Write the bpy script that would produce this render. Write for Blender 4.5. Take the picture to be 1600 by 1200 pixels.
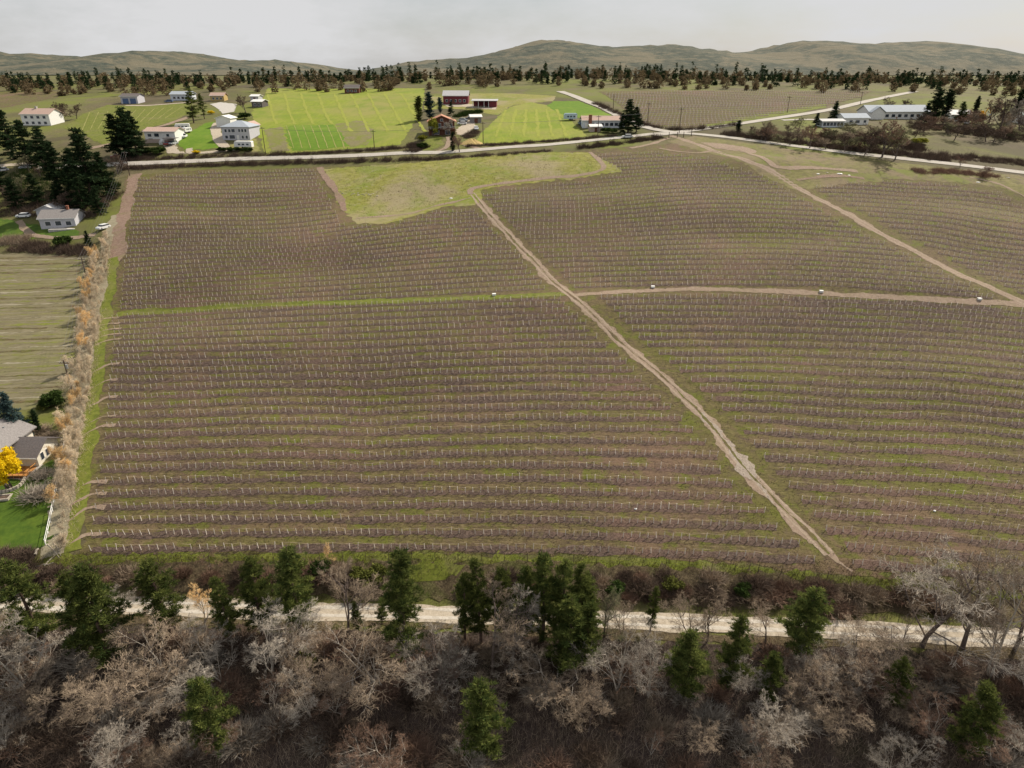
import bpy, bmesh, math, random
import numpy as np
from mathutils import Vector, Matrix
from mathutils.geometry import delaunay_2d_cdt

for _o in list(bpy.data.objects):
    bpy.data.objects.remove(_o, do_unlink=True)
SC = bpy.context.scene
COL = SC.collection
R = math.radians
rng = np.random.default_rng(11)
random.seed(11)

# ------------------------------------------------------------------ camera
CAMZ = 95.0
PITCH = R(25.0)
FPX = 1067.0                       # focal length in photograph pixels (1600 wide)
cam_d = bpy.data.cameras.new('camera')
cam_d.sensor_width = 36.0
cam_d.lens = FPX / 1600 * 36.0
cam_d.clip_start = 1.0
cam_d.clip_end = 20000
cam = bpy.data.objects.new('camera', cam_d)
cam.location = (0, 0, CAMZ)
cam.rotation_euler = (math.pi / 2 - PITCH, 0, 0)
COL.objects.link(cam)
SC.camera = cam
SC.render.resolution_x = 1024
SC.render.resolution_y = 768

# ------------------------------------------------------------------ sky + sun
SUN_EL = R(43)
SUN_AZ = math.atan2(0.62, 0.55)      # from +Y towards +X: behind and to the right
wd = bpy.data.worlds.new('World')
SC.world = wd
wd.use_nodes = True
nt = wd.node_tree
nt.nodes.clear()
w_out = nt.nodes.new('ShaderNodeOutputWorld')
w_bg = nt.nodes.new('ShaderNodeBackground')
w_bg.inputs['Strength'].default_value = 0.056
sky = nt.nodes.new('ShaderNodeTexSky')
sky.sky_type = 'NISHITA'
sky.sun_disc = False
sky.sun_elevation = SUN_EL
sky.sun_rotation = SUN_AZ
sky.altitude = 500
sky.dust_density = 2.0
# thin, bright cloud cover spread over the whole sky
w_tc = nt.nodes.new('ShaderNodeTexCoord')
w_map = nt.nodes.new('ShaderNodeMapping')
w_map.inputs['Scale'].default_value = (1.0, 1.0, 3.0)
w_no = nt.nodes.new('ShaderNodeTexNoise')
w_no.inputs['Scale'].default_value = 3.0
w_no.inputs['Detail'].default_value = 7
w_no.inputs['Roughness'].default_value = 0.6
w_rp = nt.nodes.new('ShaderNodeValToRGB')
w_rp.color_ramp.elements[0].position = 0.30
w_rp.color_ramp.elements[0].color = (0.40, 0.40, 0.40, 1)
w_rp.color_ramp.elements[1].position = 0.62
w_rp.color_ramp.elements[1].color = (1.0, 1.0, 1.0, 1)
w_mix = nt.nodes.new('ShaderNodeMix')
w_mix.data_type = 'RGBA'
w_mix.inputs['B'].default_value = (9.6, 9.6, 9.7, 1)
nt.links.new(w_tc.outputs['Generated'], w_map.inputs['Vector'])
nt.links.new(w_map.outputs[0], w_no.inputs['Vector'])
nt.links.new(w_no.outputs['Fac'], w_rp.inputs['Fac'])
nt.links.new(w_rp.outputs['Color'], w_mix.inputs['Factor'])
nt.links.new(sky.outputs[0], w_mix.inputs['A'])
nt.links.new(w_mix.outputs['Result'], w_bg.inputs['Color'])
nt.links.new(w_bg.outputs[0], w_out.inputs['Surface'])

sun_d = bpy.data.lights.new('sun', 'SUN')
sun_d.energy = 5.0
sun_d.angle = R(1.5)
sun_d.color = (1.0, 0.90, 0.75)
sun = bpy.data.objects.new('sun', sun_d)
_ts = Vector((math.sin(SUN_AZ) * math.cos(SUN_EL), math.cos(SUN_AZ) * math.cos(SUN_EL), math.sin(SUN_EL)))
sun.rotation_euler = _ts.to_track_quat('Z', 'Y').to_euler()
sun.location = (0, 0, 300)
COL.objects.link(sun)
SC.view_settings.view_transform = 'Standard'
SC.view_settings.look = 'None'
SC.view_settings.gamma = 1
SC.view_settings.exposure = 0.38
SC.view_settings.use_curve_mapping = False

# ------------------------------------------------------------------ terrain height
_py = np.array([-400, -50, 60, 76.3, 82.2, 87.3, 90, 180, 262, 285, 430, 540, 660, 900, 1400, 3000, 9000, 20000], float)
_pz = np.array([-150, -120, -82.1, -76.4, -76.2, -73.2, -72.6, -51.84, -32.9, -29.2, -15.9, -9.0, -9.5, -22, -45, -60, -70, -80], float)
_ty = np.arange(-400, 20000, 1.0)
_tz = np.interp(_ty, _py, _pz)
_k = np.exp(-0.5 * (np.arange(-14, 15) / 5.0) ** 2); _k /= _k.sum()
_tzs = np.convolve(np.pad(_tz, 14, mode='edge'), _k, mode='valid')
_k2 = np.exp(-0.5 * (np.arange(-5, 6) / 1.1) ** 2); _k2 /= _k2.sum()
_tzn = np.convolve(np.pad(_tz, 5, mode='edge'), _k2, mode='valid')
_wn = np.clip((_ty - 92) / 12, 0, 1)
_TZ = _tzn * (1 - _wn) + _tzs * _wn
BUMPS = [(-95, 175, -1.6, 20, 12), (-70, 150, 1.5, 26, 11), (-30, 128, -1.0, 20, 9), (10, 165, 1.4, 24, 10), (60, 150, -1.3, 28, 11), (105, 135, 1.3, 26, 11), (-110, 225, 2.0, 26, 12), (-55, 192, -1.6, 24, 10), (75, 205, -1.6, 26, 10), (20, 245, -1.4, 26, 12), (115, 172, 1.2, 22, 10), (170, 232, -1.6, 24, 11), (90, 262, 1.4, 22, 10), (-90, 250, 1.2, 22, 10),
         (-20, 150, 1.2, 26, 18), (35, 128, -0.7, 30, 14), (-75, 205, 1.4, 30, 22), (95, 190, 1.3, 30, 20),
         (40, 228, 1.5, 34, 18), (-40, 238, -1.0, 28, 16), (150, 215, 1.6, 25, 18), (-60, 120, 0.7, 24, 14),
         (120, 240, -1.0, 30, 16), (-5, 205, -0.6, 25, 15)]


def sstep(a, b, x):
    t = np.clip((x - a) / (b - a), 0, 1)
    return t * t * (3 - 2 * t)


def H(x, y):
    x = np.asarray(x, float); y = np.asarray(y, float)
    fade = 1 - sstep(92, 190, y)
    yy = y + 0.0239 * x * fade
    z = np.interp(yy, _ty, _TZ)
    xr = np.interp(y, [85, 175, 260, 500], [-30, 55, 70, 40])
    s = sstep(86, 135, y) * (1 - 0.6 * sstep(270, 330, y)) * (1 - sstep(450, 900, y))
    d = np.abs(x - xr)
    q = np.where(d < 170, d * d, 170 * 170 + 2 * 170 * 0.35 * (d - 170))
    z = z - 2.6e-4 * q * s
    for bx, by, a, sx, sy in BUMPS:
        z = z + 1.4 * a * np.exp(-((x - bx) / sx) ** 2 - ((y - by) / sy) ** 2)
    return z + CAMZ


_c, _s = math.cos(PITCH), math.sin(PITCH)


def hit(px, py):
    """where the line of sight through a photograph pixel meets the ground"""
    px = np.atleast_1d(np.asarray(px, float)); py = np.atleast_1d(np.asarray(py, float))
    u = (px - 800) / FPX; v = (600 - py) / FPX
    dx = u; dy = _c + v * _s; dz = -_s + v * _c
    lo = np.full(px.shape, 40.0); hi = np.full(px.shape, np.nan)
    ts = np.concatenate([np.arange(40, 420, 3.0), np.arange(420, 1500, 10.0)])
    prev = np.full(px.shape, 40.0); done = np.zeros(px.shape, bool)
    for t in ts:
        below = (CAMZ + dz * t) < H(dx * t, dy * t)
        new = below & ~done
        lo[new] = prev[new]; hi[new] = t; done |= below
        prev[:] = t
        if done.all():
            break
    hi[~done] = 1500; lo[~done] = 1499
    for _ in range(26):
        m = 0.5 * (lo + hi)
        below = (CAMZ + dz * m) < H(dx * m, dy * m)
        hi = np.where(below, m, hi); lo = np.where(below, lo, m)
    t = 0.5 * (lo + hi)
    X, Y = dx * t, dy * t
    return np.stack([X, Y, H(X, Y)], -1)


def P(px, py):
    return hit(px, py)[0]


def mpp(p):
    """metres per photograph pixel at a world point"""
    return (p[1] * _c + (CAMZ - p[2]) * _s) / FPX


# ------------------------------------------------------------------ scene helpers
def tag(o, label=None, cat=None, group=None, kind=None):
    if label: o['label'] = label
    if cat: o['category'] = cat
    if group: o['group'] = group
    if kind: o['kind'] = kind
    return o


def empty(name, loc, rz=0.0, label=None, cat=None, group=None, sc=1.0):
    o = bpy.data.objects.new(name, None)
    o.empty_display_size = 0.5
    o.location = tuple(float(c) for c in loc)
    o.rotation_euler = (0, 0, rz)
    o.scale = (sc, sc, sc)
    COL.objects.link(o)
    return tag(o, label, cat, group)


def link(name, me, parent=None, mat=None):
    o = bpy.data.objects.new(name, me)
    COL.objects.link(o)
    if parent is not None: o.parent = parent
    if mat is not None and not me.materials: me.materials.append(mat)
    return o


def npmesh(name, V, F, mat=None, tint=None, smooth=False):
    """F: list of int arrays (n,3) or (n,4)"""
    V = np.asarray(V, np.float32).reshape(-1, 3)
    F = [np.asarray(f, np.int32) for f in (F if isinstance(F, (list, tuple)) else [F]) if len(f)]
    me = bpy.data.meshes.new(name)
    me.vertices.add(len(V)); me.vertices.foreach_set('co', V.ravel())
    li = np.concatenate([f.ravel() for f in F])
    ln = np.concatenate([np.full(len(f), f.shape[1], np.int32) for f in F])
    st = np.concatenate([[0], np.cumsum(ln)[:-1]]).astype(np.int32)
    me.loops.add(len(li)); me.loops.foreach_set('vertex_index', li)
    me.polygons.add(len(ln)); me.polygons.foreach_set('loop_start', st)
    me.polygons.foreach_set('use_smooth', np.full(len(ln), bool(smooth)))
    me.update(calc_edges=True)
    if tint is not None:
        a = me.attributes.new('tint', 'FLOAT', 'POINT')
        a.data.foreach_set('value', np.asarray(tint, np.float32))
    if mat is not None: me.materials.append(mat)
    return me


def copy_tree(o, parent=None):
    c = o.copy(); COL.objects.link(c)
    if parent is not None: c.parent = parent
    for ch in o.children: copy_tree(ch, c)
    return c


# ------------------------------------------------------------------ materials
MATS = {}


def _base(name, rough=0.9):
    m = bpy.data.materials.new(name); m.use_nodes = True
    n = m.node_tree.nodes; b = n['Principled BSDF']
    b.inputs['Roughness'].default_value = rough
    b.inputs['Specular IOR Level'].default_value = 0.25
    return m, m.node_tree, b


def _noise(t, scale, detail=4, rough=0.6, vec=None, dist=0.0):
    no = t.nodes.new('ShaderNodeTexNoise')
    no.inputs['Scale'].default_value = scale; no.inputs['Detail'].default_value = detail
    no.inputs['Roughness'].default_value = rough; no.inputs['Distortion'].default_value = dist
    if vec is not None: t.links.new(vec, no.inputs['Vector'])
    return no


def _ramp(t, fac, stops):
    r = t.nodes.new('ShaderNodeValToRGB')
    e = r.color_ramp.elements
    while len(e) < len(stops): e.new(0.5)
    for i, (p, c) in enumerate(stops):
        e[i].position = p; e[i].color = (*c, 1)
    t.links.new(fac, r.inputs['Fac'])
    return r


def _mix(t, fac, a, b):
    m = t.nodes.new('ShaderNodeMix'); m.data_type = 'RGBA'
    if isinstance(fac, float): m.inputs['Factor'].default_value = fac
    else: t.links.new(fac, m.inputs['Factor'])
    for s, v in (('A', a), ('B', b)):
        if isinstance(v, tuple): m.inputs[s].default_value = (*v, 1)
        else: t.links.new(v, m.inputs[s])
    return m.outputs['Result']


def _bump(t, b, h, strength=0.4, dist=0.1):
    bp = t.nodes.new('ShaderNodeBump')
    bp.inputs['Strength'].default_value = strength; bp.inputs['Distance'].default_value = dist
    t.links.new(h, bp.inputs['Height']); t.links.new(bp.outputs[0], b.inputs['Normal'])


def ground_mat(name, fine, patches=(), fscale=1.2, bump=0.5, bdist=0.15, stretch=None, rough=0.95):
    """fine: colour stops of a fine mottling; patches: (scale, lo, hi, colour, strength, offset)"""
    K = 0.82
    fine = [(p_, tuple(v * K for v in c_)) for p_, c_ in fine]
    patches = [(a_, b_, c_, tuple(v * K for v in d_), e_, f_) for a_, b_, c_, d_, e_, f_ in patches]
    m, t, b = _base(name, rough)
    tc = t.nodes.new('ShaderNodeTexCoord'); vec = tc.outputs['Object']
    if stretch:
        mp = t.nodes.new('ShaderNodeMapping'); mp.inputs['Scale'].default_value = stretch
        t.links.new(vec, mp.inputs['Vector']); fv = mp.outputs[0]
    else: fv = vec
    n1 = _noise(t, fscale, 6, 0.7, fv)
    col = _ramp(t, n1.outputs['Fac'], fine).outputs['Color']
    for sc, lo, hi, c, st, off in patches:
        mp = t.nodes.new('ShaderNodeMapping'); mp.inputs['Location'].default_value = (off, off * 0.7, 0)
        t.links.new(vec, mp.inputs['Vector'])
        n2 = _noise(t, sc, 5, 0.65, mp.outputs[0], 0.6)
        f = _ramp(t, n2.outputs['Fac'], [(lo, (0, 0, 0)), (hi, (st, st, st))]).outputs['Color']
        col = _mix(t, f, col, c)
    t.links.new(col, b.inputs['Base Color'])
    if bump: _bump(t, b, n1.outputs['Fac'], bump, bdist)
    MATS[name] = m
    return m


def plain_mat(name, c, rough=0.6, var=0.12, scale=2.0, spec=0.25, metal=0.0, bump=0.0):
    m, t, b = _base(name, rough)
    b.inputs['Specular IOR Level'].default_value = spec; b.inputs['Metallic'].default_value = metal
    tc = t.nodes.new('ShaderNodeTexCoord')
    n1 = _noise(t, scale, 5, 0.65, tc.outputs['Object'])
    lo = tuple(max(0, v * (1 - var * 2)) for v in c); hi = tuple(min(1, v * (1 + var)) for v in c)
    r = _ramp(t, n1.outputs['Fac'], [(0.3, lo), (0.65, hi)])
    t.links.new(r.outputs['Color'], b.inputs['Base Color'])
    if bump: _bump(t, b, n1.outputs['Fac'], bump, 0.05)
    MATS[name] = m
    return m


def leaf_mat(name, dark, light, trans=0.25):
    m = bpy.data.materials.new(name); m.use_nodes = True
    t = m.node_tree; t.nodes.clear()
    out = t.nodes.new('ShaderNodeOutputMaterial')
    at = t.nodes.new('ShaderNodeAttribute'); at.attribute_name = 'tint'
    oi = t.nodes.new('ShaderNodeObjectInfo')
    col = _mix(t, at.outputs['Fac'], dark, light)
    hs = t.nodes.new('ShaderNodeHueSaturation')
    mr = t.nodes.new('ShaderNodeMapRange'); mr.inputs['To Min'].default_value = 0.78; mr.inputs['To Max'].default_value = 1.22
    t.links.new(oi.outputs['Random'], mr.inputs['Value']); t.links.new(mr.outputs[0], hs.inputs['Value'])
    t.links.new(col, hs.inputs['Color'])
    d = t.nodes.new('ShaderNodeBsdfDiffuse'); tr = t.nodes.new('ShaderNodeBsdfTranslucent')
    mx = t.nodes.new('ShaderNodeMixShader'); mx.inputs[0].default_value = trans
    t.links.new(hs.outputs[0], d.inputs[0]); t.links.new(hs.outputs[0], tr.inputs[0])
    t.links.new(d.outputs[0], mx.inputs[1]); t.links.new(tr.outputs[0], mx.inputs[2])
    t.links.new(mx.outputs[0], out.inputs[0])
    MATS[name] = m
    return m


def twig_mat(name, a, b_, trans=0.0):
    return leaf_mat(name, a, b_, trans)


# ground surfaces
G_land = ground_mat('dry_grassland', [(0.30, (0.065, 0.055, 0.025)), (0.5, (0.135, 0.122, 0.045)), (0.72, (0.21, 0.185, 0.085))],
                    [(0.02, 0.40, 0.58, (0.14, 0.165, 0.022), 0.85, 3.0), (0.012, 0.45, 0.6, (0.075, 0.055, 0.04), 0.7, 40.0), (0.05, 0.52, 0.7, (0.17, 0.13, 0.09), 0.6, 9.0)], 0.9)
G_alley = ground_mat('vineyard_alley_grass', [(0.30, (0.050, 0.034, 0.024)), (0.44, (0.105, 0.078, 0.040)), (0.55, (0.14, 0.112, 0.046)), (0.70, (0.24, 0.185, 0.105))],
                     [(0.028, 0.49, 0.64, (0.125, 0.13, 0.018), 0.6, 3.0), (0.035, 0.5, 0.66, (0.185, 0.115, 0.082), 0.75, 17.0),
                      (0.25, 0.50, 0.64, (0.115, 0.135, 0.012), 0.75, 31.0), (0.6, 0.52, 0.7, (0.10, 0.066, 0.052), 0.75, 55.0)], 2.2, 0.8, 0.25, stretch=(0.4, 1.0, 1.0))
G_soil = ground_mat('vine_row_soil', [(0.30, (0.044, 0.028, 0.026)), (0.47, (0.096, 0.066, 0.053)), (0.57, (0.136, 0.096, 0.076)), (0.72, (0.23, 0.165, 0.13))],
                    [(0.03, 0.5, 0.68, (0.21, 0.125, 0.095), 0.6, 17.0), (0.5, 0.54, 0.68, (0.12, 0.105, 0.038), 0.6, 4.0)], 3.2, 0.9, 0.25, stretch=(0.5, 1, 1))
G_green = ground_mat('lush_grass', [(0.28, (0.07, 0.085, 0.012)), (0.5, (0.14, 0.165, 0.020)), (0.75, (0.22, 0.22, 0.05))],
                     [(0.12, 0.52, 0.7, (0.20, 0.17, 0.08), 0.6, 5.0)], 1.0)
G_lawn = ground_mat('watered_lawn', [(0.3, (0.038, 0.080, 0.006)), (0.7, (0.085, 0.145, 0.012))],
                    [(0.08, 0.5, 0.72, (0.17, 0.21, 0.02), 0.6, 8.0)], 0.6, 0.3)
G_field = ground_mat('spring_field', [(0.3, (0.17, 0.22, 0.014)), (0.7, (0.27, 0.315, 0.03))],
                     [(0.02, 0.42, 0.66, (0.27, 0.25, 0.075), 0.8, 2.0), (0.05, 0.46, 0.66, (0.13, 0.21, 0.008), 0.7, 12.0), (0.3, 0.5, 0.7, (0.24, 0.23, 0.06), 0.6, 33.0)], 0.8, 0.5, stretch=(1, 0.15, 1))
G_field2 = ground_mat('dark_spring_field', [(0.3, (0.085, 0.17, 0.005)), (0.7, (0.14, 0.235, 0.012))],
                      [(0.05, 0.5, 0.7, (0.20, 0.26, 0.03), 0.6, 12.0)], 0.5, 0.3)
G_clear = ground_mat('rough_clearing_grass', [(0.28, (0.14, 0.13, 0.035)), (0.5, (0.23, 0.23, 0.042)), (0.72, (0.34, 0.30, 0.12))],
                     [(0.035, 0.46, 0.62, (0.30, 0.25, 0.15), 0.85, 2.0), (0.06, 0.5, 0.66, (0.15, 0.20, 0.015), 0.75, 12.0),
                      (0.5, 0.55, 0.72, (0.34, 0.30, 0.20), 0.6, 22.0)], 0.8, 0.6, 0.2, stretch=(0.5, 1, 1))
G_banktop = ground_mat('rough_bank_grass', [(0.28, (0.095, 0.085, 0.035)), (0.5, (0.17, 0.16, 0.05)), (0.72, (0.26, 0.22, 0.11))],
                       [(0.05, 0.44, 0.6, (0.21, 0.16, 0.10), 0.85, 2.0), (0.08, 0.5, 0.64, (0.14, 0.175, 0.015), 0.75, 12.0), (0.4, 0.52, 0.68, (0.10, 0.08, 0.05), 0.7, 22.0)], 1.0, 0.6, 0.2, stretch=(0.5, 1, 1))
G_dirt = ground_mat('packed_dirt', [(0.28, (0.20, 0.145, 0.105)), (0.5, (0.29, 0.215, 0.16)), (0.75, (0.38, 0.30, 0.23))],
                    [(0.25, 0.5, 0.7, (0.24, 0.20, 0.11), 0.6, 4.0)], 1.5)
G_pinkdirt = ground_mat('bare_headland_earth', [(0.28, (0.17, 0.11, 0.08)), (0.5, (0.25, 0.17, 0.13)), (0.75, (0.33, 0.25, 0.19))],
                        [(0.18, 0.5, 0.7, (0.20, 0.18, 0.08), 0.7, 4.0)], 1.2)
G_gravel = ground_mat('pale_gravel', [(0.28, (0.30, 0.25, 0.19)), (0.5, (0.46, 0.395, 0.31)), (0.75, (0.58, 0.515, 0.42))],
                      [(0.3, 0.5, 0.72, (0.38, 0.33, 0.26), 0.7, 4.0)], 1.8)
G_rut = ground_mat('worn_dirt_rut', [(0.28, (0.25, 0.19, 0.14)), (0.5, (0.34, 0.265, 0.20)), (0.75, (0.43, 0.345, 0.27))], (), 2.0)
G_gravelrut = ground_mat('worn_gravel', [(0.28, (0.40, 0.36, 0.30)), (0.5, (0.54, 0.495, 0.43)), (0.75, (0.66, 0.61, 0.54))], (), 2.0)
G_gravel2 = ground_mat('grey_crushed_stone', [(0.28, (0.20, 0.165, 0.13)), (0.5, (0.33, 0.275, 0.225)), (0.75, (0.47, 0.41, 0.35))], (), 3.0)
G_asphalt = ground_mat('bleached_asphalt', [(0.3, (0.40, 0.37, 0.33)), (0.7, (0.52, 0.49, 0.44))], [(0.2, 0.5, 0.7, (0.34, 0.31, 0.27), 0.6, 4.0)], 1.0, 0.2)
G_straw = ground_mat('straw_field', [(0.28, (0.12, 0.105, 0.06)), (0.5, (0.19, 0.165, 0.095)), (0.75, (0.27, 0.235, 0.15))],
                     [(0.05, 0.48, 0.66, (0.19, 0.20, 0.055), 0.7, 4.0)], 1.2, stretch=(0.2, 1, 1))
G_strawlight = ground_mat('cut_straw', [(0.3, (0.22, 0.195, 0.125)), (0.7, (0.36, 0.32, 0.23))], (), 2.0, stretch=(0.2, 1, 1))
G_bank = ground_mat('brushy_bank', [(0.28, (0.055, 0.042, 0.025)), (0.5, (0.12, 0.09, 0.05)), (0.75, (0.20, 0.16, 0.09))],
                    [(0.10, 0.5, 0.66, (0.09, 0.11, 0.02), 0.6, 4.0)], 1.6, 0.9, 0.3)
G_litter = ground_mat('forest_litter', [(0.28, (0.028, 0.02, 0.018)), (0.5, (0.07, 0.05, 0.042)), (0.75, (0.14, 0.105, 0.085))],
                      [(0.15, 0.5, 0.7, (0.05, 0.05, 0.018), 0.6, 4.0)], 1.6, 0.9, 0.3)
G_yellowline = ground_mat('pale_mown_line', [(0.3, (0.20, 0.21, 0.05)), (0.7, (0.36, 0.33, 0.12))], (), 2.0)
G_mow = ground_mat('mown_stripe', [(0.3, (0.22, 0.255, 0.025)), (0.7, (0.32, 0.335, 0.06))], (), 1.5)
G_brownsoil = ground_mat('turned_soil', [(0.3, (0.15, 0.135, 0.06)), (0.7, (0.25, 0.22, 0.11))], [(0.12, 0.44, 0.6, (0.17, 0.20, 0.02), 0.75, 3.0)], 1.0)

M_post = plain_mat('weathered_post_wood', (0.82, 0.74, 0.64), 0.8, 0.10, 0.35)
M_wire = plain_mat('tan_cordon', (0.40, 0.31, 0.22), 0.7, 0.3, 1.0)
M_cane = plain_mat('vine_canes', (0.138, 0.092, 0.074), 0.9, 0.35, 2.0)
M_bark = plain_mat('grey_bark', (0.13, 0.10, 0.085), 0.95, 0.3, 3.0, bump=0.6)
M_palebark = plain_mat('pale_bark', (0.38, 0.335, 0.28), 0.9, 0.25, 3.0, bump=0.4)
M_pinebark = plain_mat('pine_bark', (0.10, 0.065, 0.05), 0.95, 0.3, 3.0, bump=0.6)
M_twig_tan = twig_mat('tan_twigs', (0.17, 0.13, 0.095), (0.38, 0.30, 0.22))
M_twig_grey = twig_mat('grey_twigs', (0.20, 0.175, 0.145), (0.43, 0.38, 0.32))
M_twig_purple = twig_mat('purple_brown_twigs', (0.065, 0.046, 0.036), (0.17, 0.125, 0.095))
M_twig_red = twig_mat('reddish_twigs', (0.13, 0.08, 0.06), (0.27, 0.18, 0.13))
M_twig_orange = twig_mat('orange_willow_shoots', (0.52, 0.34, 0.15), (0.82, 0.60, 0.32))
M_twig_straw = twig_mat('straw_shoots', (0.46, 0.37, 0.25), (0.74, 0.63, 0.48))
M_twig_lichen = twig_mat('lichen_grey_green_twigs', (0.13, 0.125, 0.07), (0.27, 0.26, 0.15))
M_pine = leaf_mat('pine_needles', (0.035, 0.056, 0.018), (0.16, 0.18, 0.05), 0.35)
M_pine_blue = leaf_mat('blue_spruce_needles', (0.025, 0.045, 0.040), (0.075, 0.115, 0.115), 0.15)
M_fir = leaf_mat('dark_fir_needles', (0.012, 0.024, 0.012), (0.04, 0.062, 0.026), 0.15)
M_hedge = leaf_mat('evergreen_hedge_leaves', (0.022, 0.04, 0.012), (0.065, 0.095, 0.025), 0.2)
M_olive = leaf_mat('olive_juniper_leaves', (0.05, 0.058, 0.016), (0.17, 0.18, 0.045), 0.2)
M_yellow = leaf_mat('yellow_blossom', (0.60, 0.42, 0.008), (0.88, 0.70, 0.03), 0.3)
M_ygreen = leaf_mat('yellow_green_leaves', (0.13, 0.14, 0.02), (0.32, 0.31, 0.05), 0.3)
M_weed = leaf_mat('dry_weeds', (0.085, 0.062, 0.035), (0.22, 0.17, 0.10), 0.15)
M_white = plain_mat('white_paint', (0.72, 0.72, 0.70), 0.5, 0.06)
M_cream = plain_mat('cream_siding', (0.66, 0.62, 0.53), 0.7, 0.06)
M_greywall = plain_mat('pale_grey_siding', (0.46, 0.46, 0.50), 0.7, 0.06)
M_bluewhite = plain_mat('blue_white_siding', (0.58, 0.62, 0.68), 0.7, 0.06)
M_stucco = plain_mat('pink_stucco', (0.45, 0.36, 0.31), 0.8, 0.1)
M_roofgrey = plain_mat('grey_shingles', (0.22, 0.205, 0.20), 0.9, 0.15, 4.0, bump=0.4)
M_roofdark = plain_mat('brown_grey_shingles', (0.125, 0.11, 0.108), 0.9, 0.15, 4.0, bump=0.4)
M_roofblue = plain_mat('blue_grey_shingles', (0.33, 0.37, 0.42), 0.8, 0.12, 4.0, bump=0.3)
M_roofsilver = plain_mat('silver_grey_roofing', (0.42, 0.42, 0.43), 0.6, 0.1, 3.0)
M_roofcopper = plain_mat('copper_red_roofing', (0.42, 0.20, 0.12), 0.6, 0.12, 3.0)
M_roofpink = plain_mat('pinkish_shingles', (0.42, 0.30, 0.25), 0.9, 0.12, 3.0)
M_roofteal = plain_mat('pale_teal_roofing', (0.33, 0.46, 0.45), 0.6, 0.12, 3.0)
M_log = plain_mat('red_brown_logs', (0.135, 0.055, 0.035), 0.75, 0.25, 3.0)
M_barn = plain_mat('barn_red_boards', (0.16, 0.035, 0.045), 0.8, 0.25, 3.0)
M_deck = plain_mat('orange_cedar', (0.46, 0.22, 0.07), 0.6, 0.2, 4.0)
M_brick = plain_mat('red_brick', (0.24, 0.10, 0.065), 0.9, 0.2, 6.0)
M_stone = plain_mat('pale_stone', (0.40, 0.36, 0.30), 0.95, 0.25, 4.0, bump=0.5)
M_concrete = plain_mat('concrete', (0.42, 0.40, 0.37), 0.9, 0.12, 2.0)
M_glass = plain_mat('window_glass', (0.035, 0.045, 0.06), 0.12, 0.1, 1.0, spec=0.6)
M_trim = plain_mat('white_trim', (0.70, 0.70, 0.69), 0.5, 0.05)
M_polewood = plain_mat('creosote_pole', (0.075, 0.05, 0.04), 0.9, 0.25, 3.0)
M_metal = plain_mat('galvanised_metal', (0.45, 0.46, 0.47), 0.4, 0.1, 3.0, metal=0.6)
M_cable = plain_mat('power_cable', (0.10, 0.10, 0.11), 0.6, 0.1)
M_tyre = plain_mat('tyre_rubber', (0.02, 0.02, 0.02), 0.9, 0.1)
M_silver = plain_mat('silver_car_paint', (0.42, 0.44, 0.46), 0.3, 0.05, 1.0, spec=0.5)
M_red = plain_mat('dark_red_car_paint', (0.25, 0.03, 0.025), 0.3, 0.05, 1.0, spec=0.5)
M_blue = plain_mat('blue_car_paint', (0.05, 0.10, 0.22), 0.3, 0.05, 1.0, spec=0.5)
M_black = plain_mat('black_car_paint', (0.02, 0.02, 0.025), 0.3, 0.05, 1.0, spec=0.5)
M_whitecar = plain_mat('white_car_paint', (0.70, 0.71, 0.72), 0.35, 0.04, 1.0, spec=0.5)
M_paleblue = plain_mat('pale_blue_van_paint', (0.38, 0.50, 0.58), 0.35, 0.05, 1.0, spec=0.5)
M_excav = plain_mat('excavator_yellow', (0.62, 0.33, 0.02), 0.5, 0.1)
M_sand = plain_mat('tan_sand', (0.46, 0.34, 0.14), 0.95, 0.15, 2.0)
M_hill = ground_mat('forested_hills', [(0.35, (0.035, 0.05, 0.04)), (0.52, (0.075, 0.085, 0.062)), (0.66, (0.16, 0.145, 0.10))], [(0.0025, 0.48, 0.58, (0.17, 0.15, 0.10), 0.8, 3.0)], 0.012, 0.8, 20)

# ------------------------------------------------------------------ draped sheets
def merge(parts):
    Vs, Fs, off = [], [], 0
    for V, F in parts:
        F = F if isinstance(F, list) else [F]
        Vs.append(V); Fs += [f + off for f in F]; off += len(V)
    return np.concatenate(Vs), Fs


def in_poly(px, py, poly):
    px = np.asarray(px); py = np.asarray(py); ins = np.zeros(px.shape, bool)
    n = len(poly); j = n - 1
    for i in range(n):
        xi, yi = poly[i]; xj, yj = poly[j]
        c = ((yi > py) != (yj > py)) & (px < (xj - xi) * (py - yi) / ((yj - yi) or 1e-9) + xi)
        ins ^= c; j = i
    return ins


def world_poly(pxpoly, step=2.0, jit=0.35):
    w = hit([p[0] for p in pxpoly], [p[1] for p in pxpoly])[:, :2]
    out = []
    for i in range(len(w)):
        a, b = w[i], w[(i + 1) % len(w)]
        n = max(1, int(np.linalg.norm(b - a) / step))
        for k in range(n):
            out.append(a + (b - a) * k / n + rng.normal(0, jit, 2) * (0.3 if k == 0 else 1))
    return np.array(out)


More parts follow.
